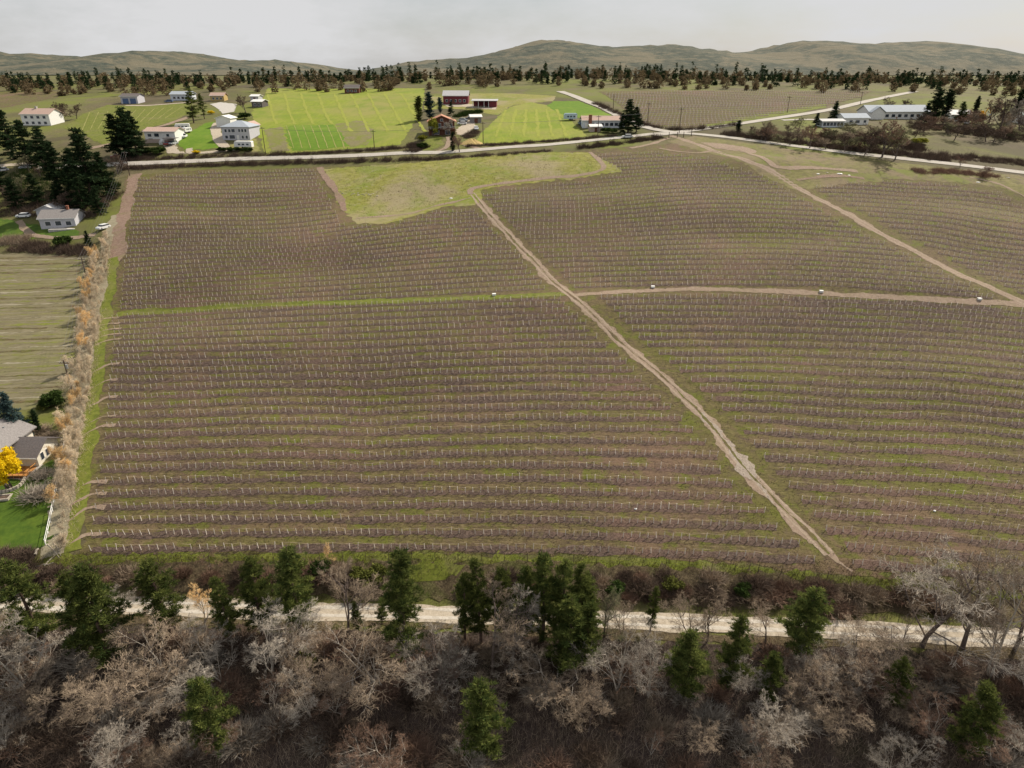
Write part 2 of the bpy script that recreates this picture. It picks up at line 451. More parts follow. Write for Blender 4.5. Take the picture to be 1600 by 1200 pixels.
def sheet(name, pxpoly, mat, dz=0.03, grid=3.0, jit=0.35, label=None):
    b = world_poly(pxpoly, max(1.2, grid * 0.5), jit)
    lo, hi = b.min(0), b.max(0)
    gx, gy = np.meshgrid(np.arange(lo[0], hi[0], grid), np.arange(lo[1], hi[1], grid))
    gx = gx.ravel(); gy = gy.ravel()
    k = in_poly(gx, gy, b)
    pts = np.concatenate([b, np.stack([gx[k], gy[k]], -1)])
    nb = len(b)
    r = delaunay_2d_cdt([Vector((float(p[0]), float(p[1]))) for p in pts], [(i, (i + 1) % nb) for i in range(nb)], [], 1, 1e-4)
    v = np.array([(q.x, q.y) for q in r[0]]); f = np.array([t for t in r[2] if len(t) == 3], np.int32)
    V = np.column_stack([v, H(v[:, 0], v[:, 1]) + dz])
    # keep faces pointing up
    a, b2, c = V[f[:, 0]], V[f[:, 1]], V[f[:, 2]]
    up = np.cross(b2 - a, c - a)[:, 2] < 0
    f[up] = f[up][:, ::-1]
    o = link(name, npmesh(name, V, [f], mat, smooth=True)); o['kind'] = 'structure'
    if label: o['label'] = label
    return o


def smooth_path(w, step):
    """resample a world polyline (n,2) smoothly (Catmull-Rom) at even steps"""
    w = np.asarray(w, float)
    p = np.vstack([2 * w[0] - w[1], w, 2 * w[-1] - w[-2]])
    pts = []
    for i in range(1, len(p) - 2):
        t = np.linspace(0, 1, 24, endpoint=False)[:, None]
        a, b, c, d = p[i - 1], p[i], p[i + 1], p[i + 2]
        pts.append(0.5 * ((2 * b) + (-a + c) * t + (2 * a - 5 * b + 4 * c - d) * t ** 2 + (-a + 3 * b - 3 * c + d) * t ** 3))
    q = np.vstack(pts + [w[-1:]])
    s = np.concatenate([[0], np.cumsum(np.linalg.norm(np.diff(q, axis=0), axis=1))])
    n = max(2, int(s[-1] / step) + 1)
    ss = np.linspace(0, s[-1], n)
    return np.column_stack([np.interp(ss, s, q[:, 0]), np.interp(ss, s, q[:, 1])])


def ribbon_geo(path, half, dz, cross=4, jit=0.0, r=rng):
    """V, quads of a strip draped along a world path"""
    t = np.gradient(path, axis=0); t /= np.linalg.norm(t, axis=1)[:, None] + 1e-9
    nrm = np.column_stack([-t[:, 1], t[:, 0]])
    n = len(path)
    half = np.broadcast_to(half, (n,)).astype(float)
    def edge():
        e = r.normal(0, 1, n + 8); e = np.convolve(e, np.array([.5, .8, 1, 1, 1, .8, .5]) / 2.3, mode='same')[4:4 + n]
        return half + jit * (0.8 * e + 0.35 * r.normal(0, 1, n))
    l = edge(); rr = edge()
    u = np.linspace(0, 1, cross + 1)
    off = l[:, None] * (1 - u) - rr[:, None] * u
    X = path[:, None, 0] + nrm[:, None, 0] * off; Y = path[:, None, 1] + nrm[:, None, 1] * off
    V = np.stack([X, Y, H(X, Y) + dz], -1).reshape(-1, 3)
    i = np.arange(n - 1)[:, None] * (cross + 1) + np.arange(cross)[None, :]
    i = i.ravel()
    return V, np.stack([i, i + 1, i + cross + 2, i + cross + 1], -1)[:, ::-1]


def ribbon(name, pxpts, width, mat, dz=0.06, step=1.2, jit=0.12, cross=4, t0=0.0, t1=0.0):
    w = hit([p[0] for p in pxpts], [p[1] for p in pxpts])[:, :2]
    path = smooth_path(w, step)
    d_ = np.arange(len(path)) * step; e_ = d_[-1] - d_
    wt = (np.clip(d_ / t0, .12, 1) ** .6 if t0 else 1.0) * (np.clip(e_ / t1, .12, 1) ** .6 if t1 else 1.0) * np.ones(len(path))
    V, q = ribbon_geo(path, width / 2 * wt, dz, cross, jit * np.sqrt(wt))
    o = link(name, npmesh(name, V, [q], mat, smooth=True)); o['kind'] = 'structure'
    return o


# ------------------------------------------------------------------ the ground
def axis(segs):
    out = []
    for a, b, st in segs: out.append(np.arange(a, b, st))
    return np.concatenate(out + [[segs[-1][1]]])


gx = axis([(-9000, -1500, 1500), (-1500, -500, 100), (-500, -200, 8), (-200, 200, 1.6), (200, 500, 8), (500, 1500, 100), (1500, 9000, 1500)])
gy = axis([(-300, 40, 20), (40, 105, 0.9), (105, 300, 1.5), (300, 560, 4), (560, 1000, 20), (1000, 3000, 200), (3000, 12000, 1500)])
X, Y = np.meshgrid(gx, gy)
V = np.stack([X, Y, H(X, Y)], -1).reshape(-1, 3)
nx = len(gx)
i = (np.arange(len(gy) - 1)[:, None] * nx + np.arange(nx - 1)[None, :]).ravel()
g = link('ground', npmesh('ground', V, [np.stack([i, i + 1, i + nx + 1, i + nx], -1)], G_land, smooth=True))
g['kind'] = 'structure'; g['label'] = 'dry grassy land sloping up to the bench'
# ------------------------------------------------------------------ surfaces of the setting
sheet('vineyard_ground', [(196, 275), (330, 264), (505, 261), (640, 258), (780, 243), (905, 236), (1030, 226), (1075, 222), (1130, 236), (1250, 288), (1330, 279), (1420, 272), (1540, 284), (1750, 315),
                          (1750, 938), (1500, 915), (1300, 897), (1000, 870), (600, 862), (126, 868), (138, 760), (156, 620), (172, 500), (188, 390)], G_alley, 0.03, 1.8)
sheet('rough_clearing', [(507, 264), (600, 258), (700, 250), (790, 240), (870, 238), (920, 238), (965, 262), (972, 268), (930, 274), (850, 284), (790, 290), (750, 298), (752, 312), (742, 322), (690, 324), (640, 340), (600, 350), (556, 350), (536, 330)], G_clear, 0.07, 2.5, 0.5)
sheet('grassy_bank_top', [(1040, 222), (1080, 212), (1250, 236), (1420, 256), (1600, 276), (1750, 292), (1750, 300), (1600, 306), (1560, 292), (1480, 284), (1400, 280), (1320, 288), (1262, 296), (1240, 296), (1180, 268), (1110, 240)], G_banktop, 0.06, 2.0, 0.5)
sheet('grass_verge', [(-60, 884), (126, 867), (400, 866), (600, 865), (800, 868), (1000, 874), (1200, 888), (1320, 902), (1500, 922), (1750, 945), (1750, 962), (1500, 936), (1320, 914), (1200, 902), (1000, 886), (800, 880), (600, 880), (400, 880), (126, 884), (-60, 900)], G_green, 0.05, 1.5, 0.4)
sheet('brushy_bank', [(-120, 896), (126, 882), (400, 878), (800, 878), (1000, 884), (1200, 899), (1320, 911), (1500, 933), (1750, 958), (1750, 985), (1500, 966), (1200, 950), (900, 940), (600, 934), (300, 926), (-120, 922)], G_bank, 0.09, 1.2, 0.4)
sheet('woodland_floor', [(-200, 966), (300, 976), (800, 990), (1200, 1004), (1800, 1030), (1800, 1260), (-200, 1260)], G_litter, 0.04, 2.0, 0.4)
sheet('green_bank', [(636, 882), (700, 879), (728, 884), (712, 900), (676, 910), (640, 908)], G_green, 0.12, 1.2, 0.4)
ribbon('gravel_road', [(-160, 938), (0, 943), (300, 950), (500, 956), (700, 960), (1000, 971), (1300, 983), (1600, 998), (1780, 1007)], 3.5, G_gravel, 0.12, 1.0, 0.18, 8)
ribbon('road_edge', [(-160, 958), (0, 962), (300, 969), (500, 976), (700, 980), (1000, 992), (1300, 1005), (1600, 1020), (1780, 1030)], 1.6, G_bank, 0.08, 1.0, 0.4, 4)
# headlands left of the vines
ribbon('bare_headland', [(212, 272), (203, 300), (196, 330), (188, 365), (178, 410)], 4.2, G_pinkdirt, 0.08, 1.2, 0.5)
ribbon('grass_strip', [(180, 402), (172, 450), (163, 500), (154, 560), (146, 620), (139, 680), (131, 740), (122, 800), (112, 862)], 2.6, G_green, 0.09, 1.0, 0.35)
ribbon('windbreak_floor', [(186, 335), (168, 400), (150, 470), (140, 540), (130, 600), (122, 660), (110, 740), (98, 810), (86, 868)], 5.2, G_strawlight, 0.06, 1.2, 0.4)
# dirt tracks
ribbon('dirt_track', [(738, 302), (760, 330), (790, 362), (840, 414), (890, 460), (940, 505), (1000, 560), (1060, 612), (1110, 662), (1150, 715), (1200, 770), (1260, 830), (1310, 878), (1332, 893)], 2.6, G_dirt, 0.065, 0.6, 0.42, 4, 0, 9.0)
ribbon('crushed_stone', [(1095, 645), (1125, 680), (1155, 718), (1185, 755), (1212, 786)], 1.9, G_gravel2, 0.082, 0.4, 0.5, 4, 9.0, 9.0)
ribbon('dirt_track', [(1048, 212), (1090, 226), (1122, 238), (1165, 250), (1210, 270), (1244, 292), (1300, 322), (1350, 350), (1400, 378), (1450, 404), (1520, 438), (1575, 462), (1640, 492), (1720, 528)], 2.7, G_dirt, 0.065, 0.6, 0.4)
ribbon('dirt_track', [(892, 462), (930, 459), (1000, 455), (1100, 452), (1200, 455), (1300, 459), (1400, 465), (1500, 470), (1590, 476), (1700, 486)], 2.0, G_dirt, 0.075, 0.7, 0.25)
ribbon('grass_lane', [(182, 491), (250, 486), (400, 477), (560, 472), (700, 467), (800, 463), (885, 459)], 2.6, G_green, 0.06, 0.7, 0.3)
ribbon('dirt_track', [(736, 304), (735, 298), (745, 293), (790, 286), (850, 279), (900, 275), (935, 268), (944, 261), (935, 250), (922, 238)], 1.8, G_dirt, 0.13, 1.0, 0.2)
ribbon('dirt_track', [(498, 262), (512, 282), (528, 306), (541, 330)], 2.4, G_pinkdirt, 0.12, 1.0, 0.4)
ribbon('dirt_track', [(556, 342), (600, 338), (640, 334), (690, 320), (735, 310)], 1.2, G_dirt, 0.12, 1.0, 0.35)
ribbon('dirt_track', [(985, 232), (1015, 226), (1045, 216)], 2.2, G_dirt, 0.12, 1.0, 0.3)
ribbon('dirt_track', [(1030, 232), (1060, 237), (1090, 239), (1120, 236)], 1.4, G_dirt, 0.12, 1.0, 0.3)
ribbon('dirt_track', [(1122, 231), (1150, 232), (1180, 243), (1205, 256), (1222, 262), (1260, 262), (1300, 264), (1340, 268)], 2.4, G_dirt, 0.14, 1.0, 0.3)
sheet('gravel_turnout', [(1092, 222), (1120, 224), (1160, 229), (1182, 236), (1180, 240), (1150, 236), (1118, 232)], G_dirt, 0.10, 1.5, 0.3)
ribbon('dirt_track', [(1245, 282), (1280, 277), (1310, 275), (1350, 279)], 1.6, G_pinkdirt, 0.14, 1.0, 0.3)
ribbon('dirt_track', [(1515, 277), (1555, 286), (1590, 302), (1640, 330)], 1.4, G_dirt, 0.12, 1.0, 0.3)

# wheel ruts and the grassy crown of the main tracks
def ruts(pxpts, sep, w, mat, dz, jit=0.16):
    path = smooth_path(hit([p[0] for p in pxpts], [p[1] for p in pxpts])[:, :2], 0.7)
    t = np.gradient(path, axis=0); t /= np.linalg.norm(t, axis=1)[:, None]; nn = np.column_stack([-t[:, 1], t[:, 0]])
    V, F = merge([ribbon_geo(path + nn * o_, w / 2, dz, 2, jit) for o_ in ((-sep, sep) if sep else (0,))])
    o = link('wheel_ruts' if sep else 'track_crown', npmesh('wheel_ruts', V, F, mat, smooth=True)); o['kind'] = 'structure'


T1 = [(738, 302), (760, 330), (790, 362), (840, 414), (890, 460), (940, 505), (1000, 560), (1060, 612), (1110, 662), (1150, 715), (1200, 770), (1260, 830), (1296, 866)]
T2 = [(1090, 226), (1122, 238), (1165, 250), (1210, 270), (1244, 292), (1300, 322), (1350, 350), (1400, 378), (1450, 404), (1520, 438), (1575, 462), (1640, 492)]
ruts(T1, 0.72, 0.5, G_rut, 0.08, 0.13); ruts(T2, 0.75, 0.5, G_rut, 0.08, 0.13)
ruts(T1, 0, 0.35, G_alley, 0.085, 0.22)
ruts([(-160, 938), (0, 943), (300, 950), (500, 956), (700, 960), (1000, 971), (1300, 983), (1600, 998), (1780, 1007)], 0.8, 0.6, G_gravelrut, 0.135, 0.1)
# back roads
ribbon('back_road', [(60, 262), (185, 257), (300, 252), (400, 248), (480, 246), (560, 243), (640, 239), (700, 238), (800, 230), (860, 226), (920, 220), (980, 214), (1030, 209), (1075, 209), (1130, 214), (1200, 223), (1300, 236), (1400, 247), (1500, 258), (1600, 270), (1750, 288)], 4.4, G_asphalt, 0.16, 1.5, 0.12)
ribbon('back_road', [(1020, 212), (1060, 207), (1110, 200), (1160, 193), (1220, 184), (1290, 173), (1340, 162), (1385, 152), (1430, 143)], 4.6, G_asphalt, 0.20, 2.0, 0.12)
ribbon('back_road', [(1062, 209), (1030, 204), (1000, 196), (972, 184), (945, 170), (920, 160), (898, 151), (875, 143)], 5.0, G_asphalt, 0.24, 2.0, 0.12)
ribbon('lane', [(1222, 188), (1260, 187), (1290, 188)], 3.0, G_asphalt, 0.14, 2.0, 0.12)
ribbon('gravel_drive', [(680, 239), (698, 231), (702, 222), (700, 214)], 2.6, G_dirt, 0.14, 1.5, 0.3)
ribbon('gravel_drive', [(755, 234), (740, 230), (726, 226)], 2.4, G_dirt, 0.14, 1.5, 0.3)
sheet('gravel_yard', [(712, 203), (722, 196), (726, 188), (742, 187), (742, 198), (735, 206), (722, 212), (713, 210)], G_gravel, 0.10, 2.0, 0.3)
ribbon('gravel_drive', [(296, 232), (300, 238), (330, 238), (375, 233), (395, 233)], 3.0, G_gravel, 0.12, 1.5, 0.3)
ribbon('gravel_drive', [(340, 192), (338, 205), (342, 218), (352, 231)], 4.2, G_gravel, 0.14, 1.5, 0.3)
sheet('gravel_yard', [(252, 223), (272, 222), (280, 236), (292, 240), (262, 240)], G_gravel, 0.10, 2.0, 0.3)
ribbon('gravel_drive', [(225, 204), (250, 198), (275, 190), (298, 182)], 3.5, G_dirt, 0.10, 2.0, 0.4)
sheet('paved_court', [(328, 163), (345, 160), (370, 163), (366, 175), (348, 178), (340, 170)], G_concrete if 'G_concrete' in globals() else M_concrete, 0.12, 3.0, 0.2)
ribbon('gravel_drive', [(196, 165), (230, 165), (260, 163), (300, 160)], 3.0, G_gravel, 0.12, 2.0, 0.2)
sheet('barn_yard', [(688, 162), (700, 160), (735, 163), (775, 164), (776, 172), (750, 170), (725, 167), (700, 167)], G_gravel, 0.10, 3.0, 0.3)

# fields and lawns on the bench
sheet('spring_field', [(393, 176), (400, 166), (412, 152), (418, 138), (664, 138), (660, 170), (640, 205), (625, 226), (560, 232), (480, 238), (420, 241), (412, 236)], G_field, 0.05, 4.0, 0.4)
sheet('spring_field', [(768, 192), (780, 180), (800, 166), (830, 160), (858, 165), (880, 178), (900, 196), (916, 213), (880, 219), (800, 224), (742, 224), (750, 210)], G_field, 0.05, 4.0, 0.4)
sheet('meadow', [(664, 150), (690, 150), (730, 146), (800, 146), (868, 150), (866, 158), (840, 160), (800, 165), (778, 180), (765, 178), (735, 172), (690, 170), (662, 172)], G_clear, 0.045, 4.0, 0.4)
sheet('dark_field', [(854, 166), (866, 158), (905, 158), (930, 168), (962, 183), (930, 184), (890, 184), (876, 178)], G_field2, 0.06, 4.0, 0.4)
sheet('dark_field', [(450, 197), (520, 195), (533, 205), (545, 228), (500, 234), (456, 236), (446, 212)], G_field2, 0.09, 3.0, 0.5)
sheet('turned_soil', [(412, 203), (440, 198), (452, 236), (424, 239)], G_brownsoil, 0.09, 3.0, 0.5)
sheet('turned_soil', [(524, 194), (560, 188), (575, 192), (582, 210), (575, 226), (546, 230), (534, 210)], G_brownsoil, 0.10, 3.0, 0.7)
sheet('garden_lawn', [(278, 214), (300, 205), (322, 192), (334, 190), (338, 212), (344, 230), (320, 234), (290, 234), (280, 228)], G_field2, 0.06, 3.0, 0.4)
sheet('garden_lawn', [(355, 230), (370, 222), (395, 210), (408, 236), (380, 240)], G_clear, 0.06, 3.0, 0.4)
sheet('garden_lawn', [(655, 224), (672, 214), (690, 213), (694, 226), (678, 234), (662, 236)], G_green, 0.07, 2.0, 0.4)
sheet('orchard_grass', [(100, 200), (130, 178), (168, 164), (210, 166), (300, 160), (300, 175), (270, 190), (225, 202), (185, 225), (160, 226), (140, 215)], G_green, 0.05, 4.0, 0.4)
sheet('verge_grass', [(1100, 196), (1180, 180), (1230, 172), (1290, 162), (1292, 168), (1220, 181), (1150, 191), (1105, 199)], G_green, 0.06, 3.0, 0.4)
sheet('dark_field', [(-60, 340), (20, 344), (60, 352), (120, 360), (125, 368), (60, 372), (30, 378), (-60, 376)], G_lawn, 0.06, 2.0, 0.4)
sheet('straw_field', [(-90, 398), (60, 396), (138, 400), (128, 470), (118, 540), (110, 600), (100, 632), (60, 640), (30, 640), (-90, 634)], G_straw, 0.05, 2.5, 0.4)
for k in range(44):
    y0 = 402 + k * 3.6 + k * k * 0.042
    if y0 > 632: break
    lt = k % 4 == 1
    ribbon('straw_line' if lt else 'field_furrow', [(-60, y0 + 3), (20, y0 + 1.5), (70, y0), (min(126, 140 - (y0 - 400) * .15), y0 - 2)], .35 if lt else .55, G_strawlight if lt else (G_alley if k % 3 == 0 else G_brownsoil), 0.07, 0.8, 0.25, 2)
sheet('watered_lawn', [(-60, 745), (30, 742), (58, 736), (74, 722), (88, 716), (94, 735), (84, 790), (76, 850), (50, 862), (-60, 868)], G_lawn, 0.06, 1.6, 0.3)
# pale mown lines across the green fields
for k in range(7):
    x0 = 450 + k * 12.2
    ribbon('mown_line', [(x0 - 3 + k * .6, 196), (x0 + 9 + k * 1.1, 232)], 0.32, G_yellowline, 0.13, 1.0, 0.09, 2)
for k in range(9):
    ribbon('mown_line', [(418 + k * 26, 146), (425 + k * 27.5, 176), (432 + k * 29, 194 if k < 4 else 206)], 1.4, G_mow, 0.11, 1.0, 0.3, 2)
for k in range(6):
    ribbon('mown_line', [(790 + k * 16, 168 + (3 if k else 4)), (775 + k * 22, 214)], 1.4, G_mow, 0.11, 1.0, 0.3, 2)
for k in range(11):
    ribbon('mown_line', [(140 + k * 14.5, 176 - k * .9), (128 + k * 13, 205 - k * 2.0)], 0.35, G_yellowline, 0.11, 1.0, 0.09, 2)

# ------------------------------------------------------------------ vector geometry generators
def frames(d):
    d = d / (np.linalg.norm(d, axis=1)[:, None] + 1e-9)
    ref = np.where(np.abs(d[:, 2:3]) > 0.9, np.array([[1.0, 0, 0]]), np.array([[0, 0, 1.0]]))
    a = np.cross(d, ref); a /= np.linalg.norm(a, axis=1)[:, None] + 1e-9
    return a, np.cross(d, a)


def tubes(p0, p1, r0, r1, n=4, cap=False):
    p0 = np.asarray(p0, float).reshape(-1, 3); p1 = np.asarray(p1, float).reshape(-1, 3)
    m = len(p0)
    r0 = np.broadcast_to(r0, (m,)); r1 = np.broadcast_to(r1, (m,))
    a, b = frames(p1 - p0)
    th = np.arange(n) * 2 * np.pi / n
    ring = a[:, None, :] * np.cos(th)[None, :, None] + b[:, None, :] * np.sin(th)[None, :, None]
    V = np.concatenate([p0[:, None] + ring * r0[:, None, None], p1[:, None] + ring * r1[:, None, None]], 1).reshape(-1, 3)
    base = np.arange(m)[:, None] * 2 * n
    k = np.arange(n)[None, :]; k2 = (k + 1) % n
    q = np.stack([base + k, base + k2, base + n + k2, base + n + k], -1).reshape(-1, 4)
    F = [q]
    if cap and n == 4:
        F.append(np.stack([base[:, 0] + n, base[:, 0] + n + 1, base[:, 0] + n + 2, base[:, 0] + n + 3], -1))
    return V, F


def spikes(p0, p1, r0):
    """three-sided tapering twigs, 3 triangles each"""
    p0 = np.asarray(p0, float).reshape(-1, 3); p1 = np.asarray(p1, float).reshape(-1, 3); m = len(p0)
    a, b = frames(p1 - p0); r0 = np.broadcast_to(r0, (m,))
    th = np.arange(3) * 2 * np.pi / 3
    ring = a[:, None, :] * np.cos(th)[None, :, None] + b[:, None, :] * np.sin(th)[None, :, None]
    V = np.concatenate([p0[:, None] + ring * r0[:, None, None], p1[:, None]], 1).reshape(-1, 3)
    base = np.arange(m)[:, None] * 4; k = np.arange(3)[None, :]
    t = np.stack([base + k, base + (k + 1) % 3, np.broadcast_to(base + 3, (m, 3))], -1).reshape(-1, 3)
    return V, t


def dirs(n, r, zlo=-1.0, zhi=1.0):
    z = r.uniform(zlo, zhi, n); a = r.uniform(0, 2 * np.pi, n); s = np.sqrt(np.maximum(0, 1 - z * z))
    return np.column_stack([s * np.cos(a), s * np.sin(a), z])


def tufts(C, n, length, width, r, bias=None, zlo=-0.4, zhi=1.0):
    """n leaf-shaped triangles round every centre; returns V, tris, tint per vertex"""
    C = np.asarray(C, float).reshape(-1, 3); m = len(C)
    d = dirs(m * n, r, zlo, zhi).reshape(m, n, 3)
    if bias is not None: d = d + np.asarray(bias).reshape(-1, 1, 3)
    d /= np.linalg.norm(d, axis=2)[:, :, None] + 1e-9
    L = length * r.uniform(0.6, 1.25, (m, n, 1)); W = width * r.uniform(0.6, 1.3, (m, n, 1))
    s = np.cross(d.reshape(-1, 3), dirs(m * n, r)).reshape(m, n, 3)
    s /= np.linalg.norm(s, axis=2)[:, :, None] + 1e-9
    c0 = C[:, None, :] + d * L * 0.1
    mid = c0 + d * L * 0.45
    V = np.stack([c0, mid + s * W * 0.5, c0 + d * L, mid - s * W * 0.5], 2).reshape(-1, 3)
    q = np.arange(m * n)[:, None] * 4 + np.array([[0, 1, 2, 3]])
    t = np.clip(r.normal(0.5, 0.28, m), 0, 1)[:, None] + r.normal(0, 0.12, (m, n))
    return V, q, np.repeat(np.clip(t.ravel(), 0, 1), 4)


# ------------------------------------------------------------------ vineyard rows
LX = [160, 425, 800, 1200, 1600]
L_y = [[496, 504.5, 513, 521, 529, 539, 548, 559, 569, 580, 592, 605, 619, 634, 647.5, 663, 678, 696, 713, 731, 751, 770, 791, 811, 833, 857],
       [481, 491, 501, 511, 521, 531, 543, 555, 565, 577, 589.5, 602, 616, 631, 645.5, 661, 677, 696, 714, 731, 751, 771, 792, 813, 834, 857],
       [469, 477.5, 487, 497, 506, 517.5, 529, 540.5, 554, 565, 577.5, 591, 605, 620, 634, 651, 668, 686, 704, 724, 744, 764, 785, 807.5, 830, 854],
       [464, 472.5, 482.5, 492.5, 502.5, 514, 526, 538, 552, 565, 579, 595, 609, 625, 640, 657.5, 676, 695, 716, 737, 759, 780, 801, 824, 847, 871]]
L_y.append([487 + (y - 464) * (759 - 487) / (737 - 464) for y in L_y[3][:20]] + [782, 805, 827, 851, 877, 903])
UX = [190, 640, 1040, 1300, 1600]


def _cum(y0, steps):
    out = [y0]
    for s, n in steps:
        for _ in range(n): out.append(out[-1] - s)
    return out[:32]


U_y = [_cum(480, [(7.0, 15), (7.8, 10), (6.0, 7)]),
       _cum(461, [(8.4, 6), (7.0, 6), (6.5, 5), (6.2, 15)]),
       _cum(441, [(8.0, 10), (7.0, 5), (6.0, 6), (5.0, 11)]),
       _cum(446, [(7.9, 17), (6.6, 15)]),
       _cum(470, [(7.7, 20), (6.6, 12)])]


def guide(xs, cols, j):
    c = np.polyfit((np.array(xs) - 800) / 800, [col[j] for col in cols], 3)

    def f(x):
        y = np.polyval(c, (x - 800) / 800)
        return y
    return f


BLOCKS = {
    'D': ('large lower left block', [(172, 488), (400, 472), (700, 460), (872, 458), (900, 486), (985, 568), (1085, 662), (1150, 752), (1200, 800), (1252, 852), (1290, 892), (1000, 900), (140, 900), (138, 862), (150, 760), (163, 690), (170, 600), (178, 520)]),
    'E': ('lower right block', [(932, 460), (1100, 452), (1300, 456), (1500, 470), (1720, 488), (1720, 960), (1500, 915), (1335, 895), (1318, 852), (1285, 825), (1268, 800), (1212, 740), (1145, 655), (1075, 590), (1000, 530), (960, 486)]),
    'A': ('upper left block', [(214, 276), (330, 267), (492, 264), (534, 346), (556, 352), (612, 350), (640, 342), (690, 326), (742, 324), (868, 459), (700, 469), (400, 480), (186, 490), (192, 420), (203, 345)]),
    'B': ('upper middle block', [(752, 303), (800, 292), (900, 284), (972, 271), (930, 241), (985, 236), (1056, 238), (1104, 246), (1180, 268), (1240, 300), (1330, 352), (1440, 408), (1562, 468), (1400, 462), (1100, 450), (905, 458), (830, 382)]),
    'C': ('upper right block', [(1268, 292), (1300, 287), (1400, 282), (1480, 287), (1560, 297), (1600, 322), (1640, 345), (1720, 380), (1720, 520), (1620, 470), (1480, 402), (1350, 332)]),
}
ORD = ['first', 'second', 'third', 'fourth', 'fifth', 'sixth', 'seventh', 'eighth', 'ninth', 'tenth', 'eleventh', 'twelfth', 'thirteenth', 'fourteenth', 'fifteenth',
       'sixteenth', 'seventeenth', 'eighteenth', 'nineteenth', 'twentieth', 'twenty-first', 'twenty-second', 'twenty-third', 'twenty-fourth', 'twenty-fifth', 'twenty-sixth',
       'twenty-seventh', 'twenty-eighth', 'twenty-ninth', 'thirtieth', 'thirty-first', 'thirty-second', 'thirty-third', 'thirty-fourth']
post_me = None


def make_post_mesh():
    V, F = tubes([[0, 0, -0.15], [0, 0, 0.55]], [[0, 0, 0.55], [0, 0, 1.0]], [0.072, 0.068], [0.066, 0.058], 5)
    return npmesh('post', V, F, M_post)


post_me = make_post_mesh()
soil_parts = []
ROWS = []        # (block, order key, world points of the vines)
for blk, (bname, poly) in BLOCKS.items():
    xs, cols, n = (LX, L_y, 26) if blk in 'DE' else (UX, U_y, 32)
    js = list(range(n - 1, -1, -1)) if blk in 'DE' else list(range(n))
    for j in js:
        f = guide(xs, cols, j)
        x = np.arange(120, 1722, 2.0); y = f(x)
        if blk in 'DE':
            amp = 4.2 * math.exp(-((j - 14) / 6.5) ** 2)
            y = y + amp * np.exp(-((x - 580) / 55) ** 2) - 0.45 * amp * np.exp(-((x - 860) / 90) ** 2) - 0.45 * amp * np.exp(-((x - 380) / 80) ** 2) + 0.7 * amp * np.exp(-((x - 1330) / 70) ** 2) - 0.5 * amp * np.exp(-((x - 1480) / 60) ** 2)
            y = y + 0.8 * np.sin(x / 97 + j * 0.4) * math.exp(-((j - 10) / 9.0) ** 2)
        else:
            y = y + (4.0 - 1.2 * (x > 760)) * np.sin(x / 74.0 + 0.12 * j) * math.exp(-((j - 14) / 8.0) ** 2) + 1.2 * np.sin(x / 41.0 + j * .2) * math.exp(-((j - 20) / 6.0) ** 2)
            if blk == 'C':
                y = y + 5.5 * np.tanh((x - 1500 - (j - 12) * 5) / 40) * math.exp(-((j - 12) / 7.0) ** 2)
        ins = in_poly(x, y, poly)
        if ins.sum() < 8: continue
        # longest run inside the block
        idx = np.where(ins)[0]; runs = np.split(idx, np.where(np.diff(idx) > 1)[0] + 1)
        for run in runs:
            if len(run) < 8: continue
            w = hit(x[run], y[run] + 2.4)
            s = np.concatenate([[0], np.cumsum(np.linalg.norm(np.diff(w[:, :2], axis=0), axis=1))])
            if s[-1] < 8: continue
            ss = np.arange(0.3, s[-1], 1.38)
            px = np.interp(ss, s, w[:, 0]); pyw = np.interp(ss, s, w[:, 1])
            ROWS.append((blk, bname, np.column_stack([px, pyw])))

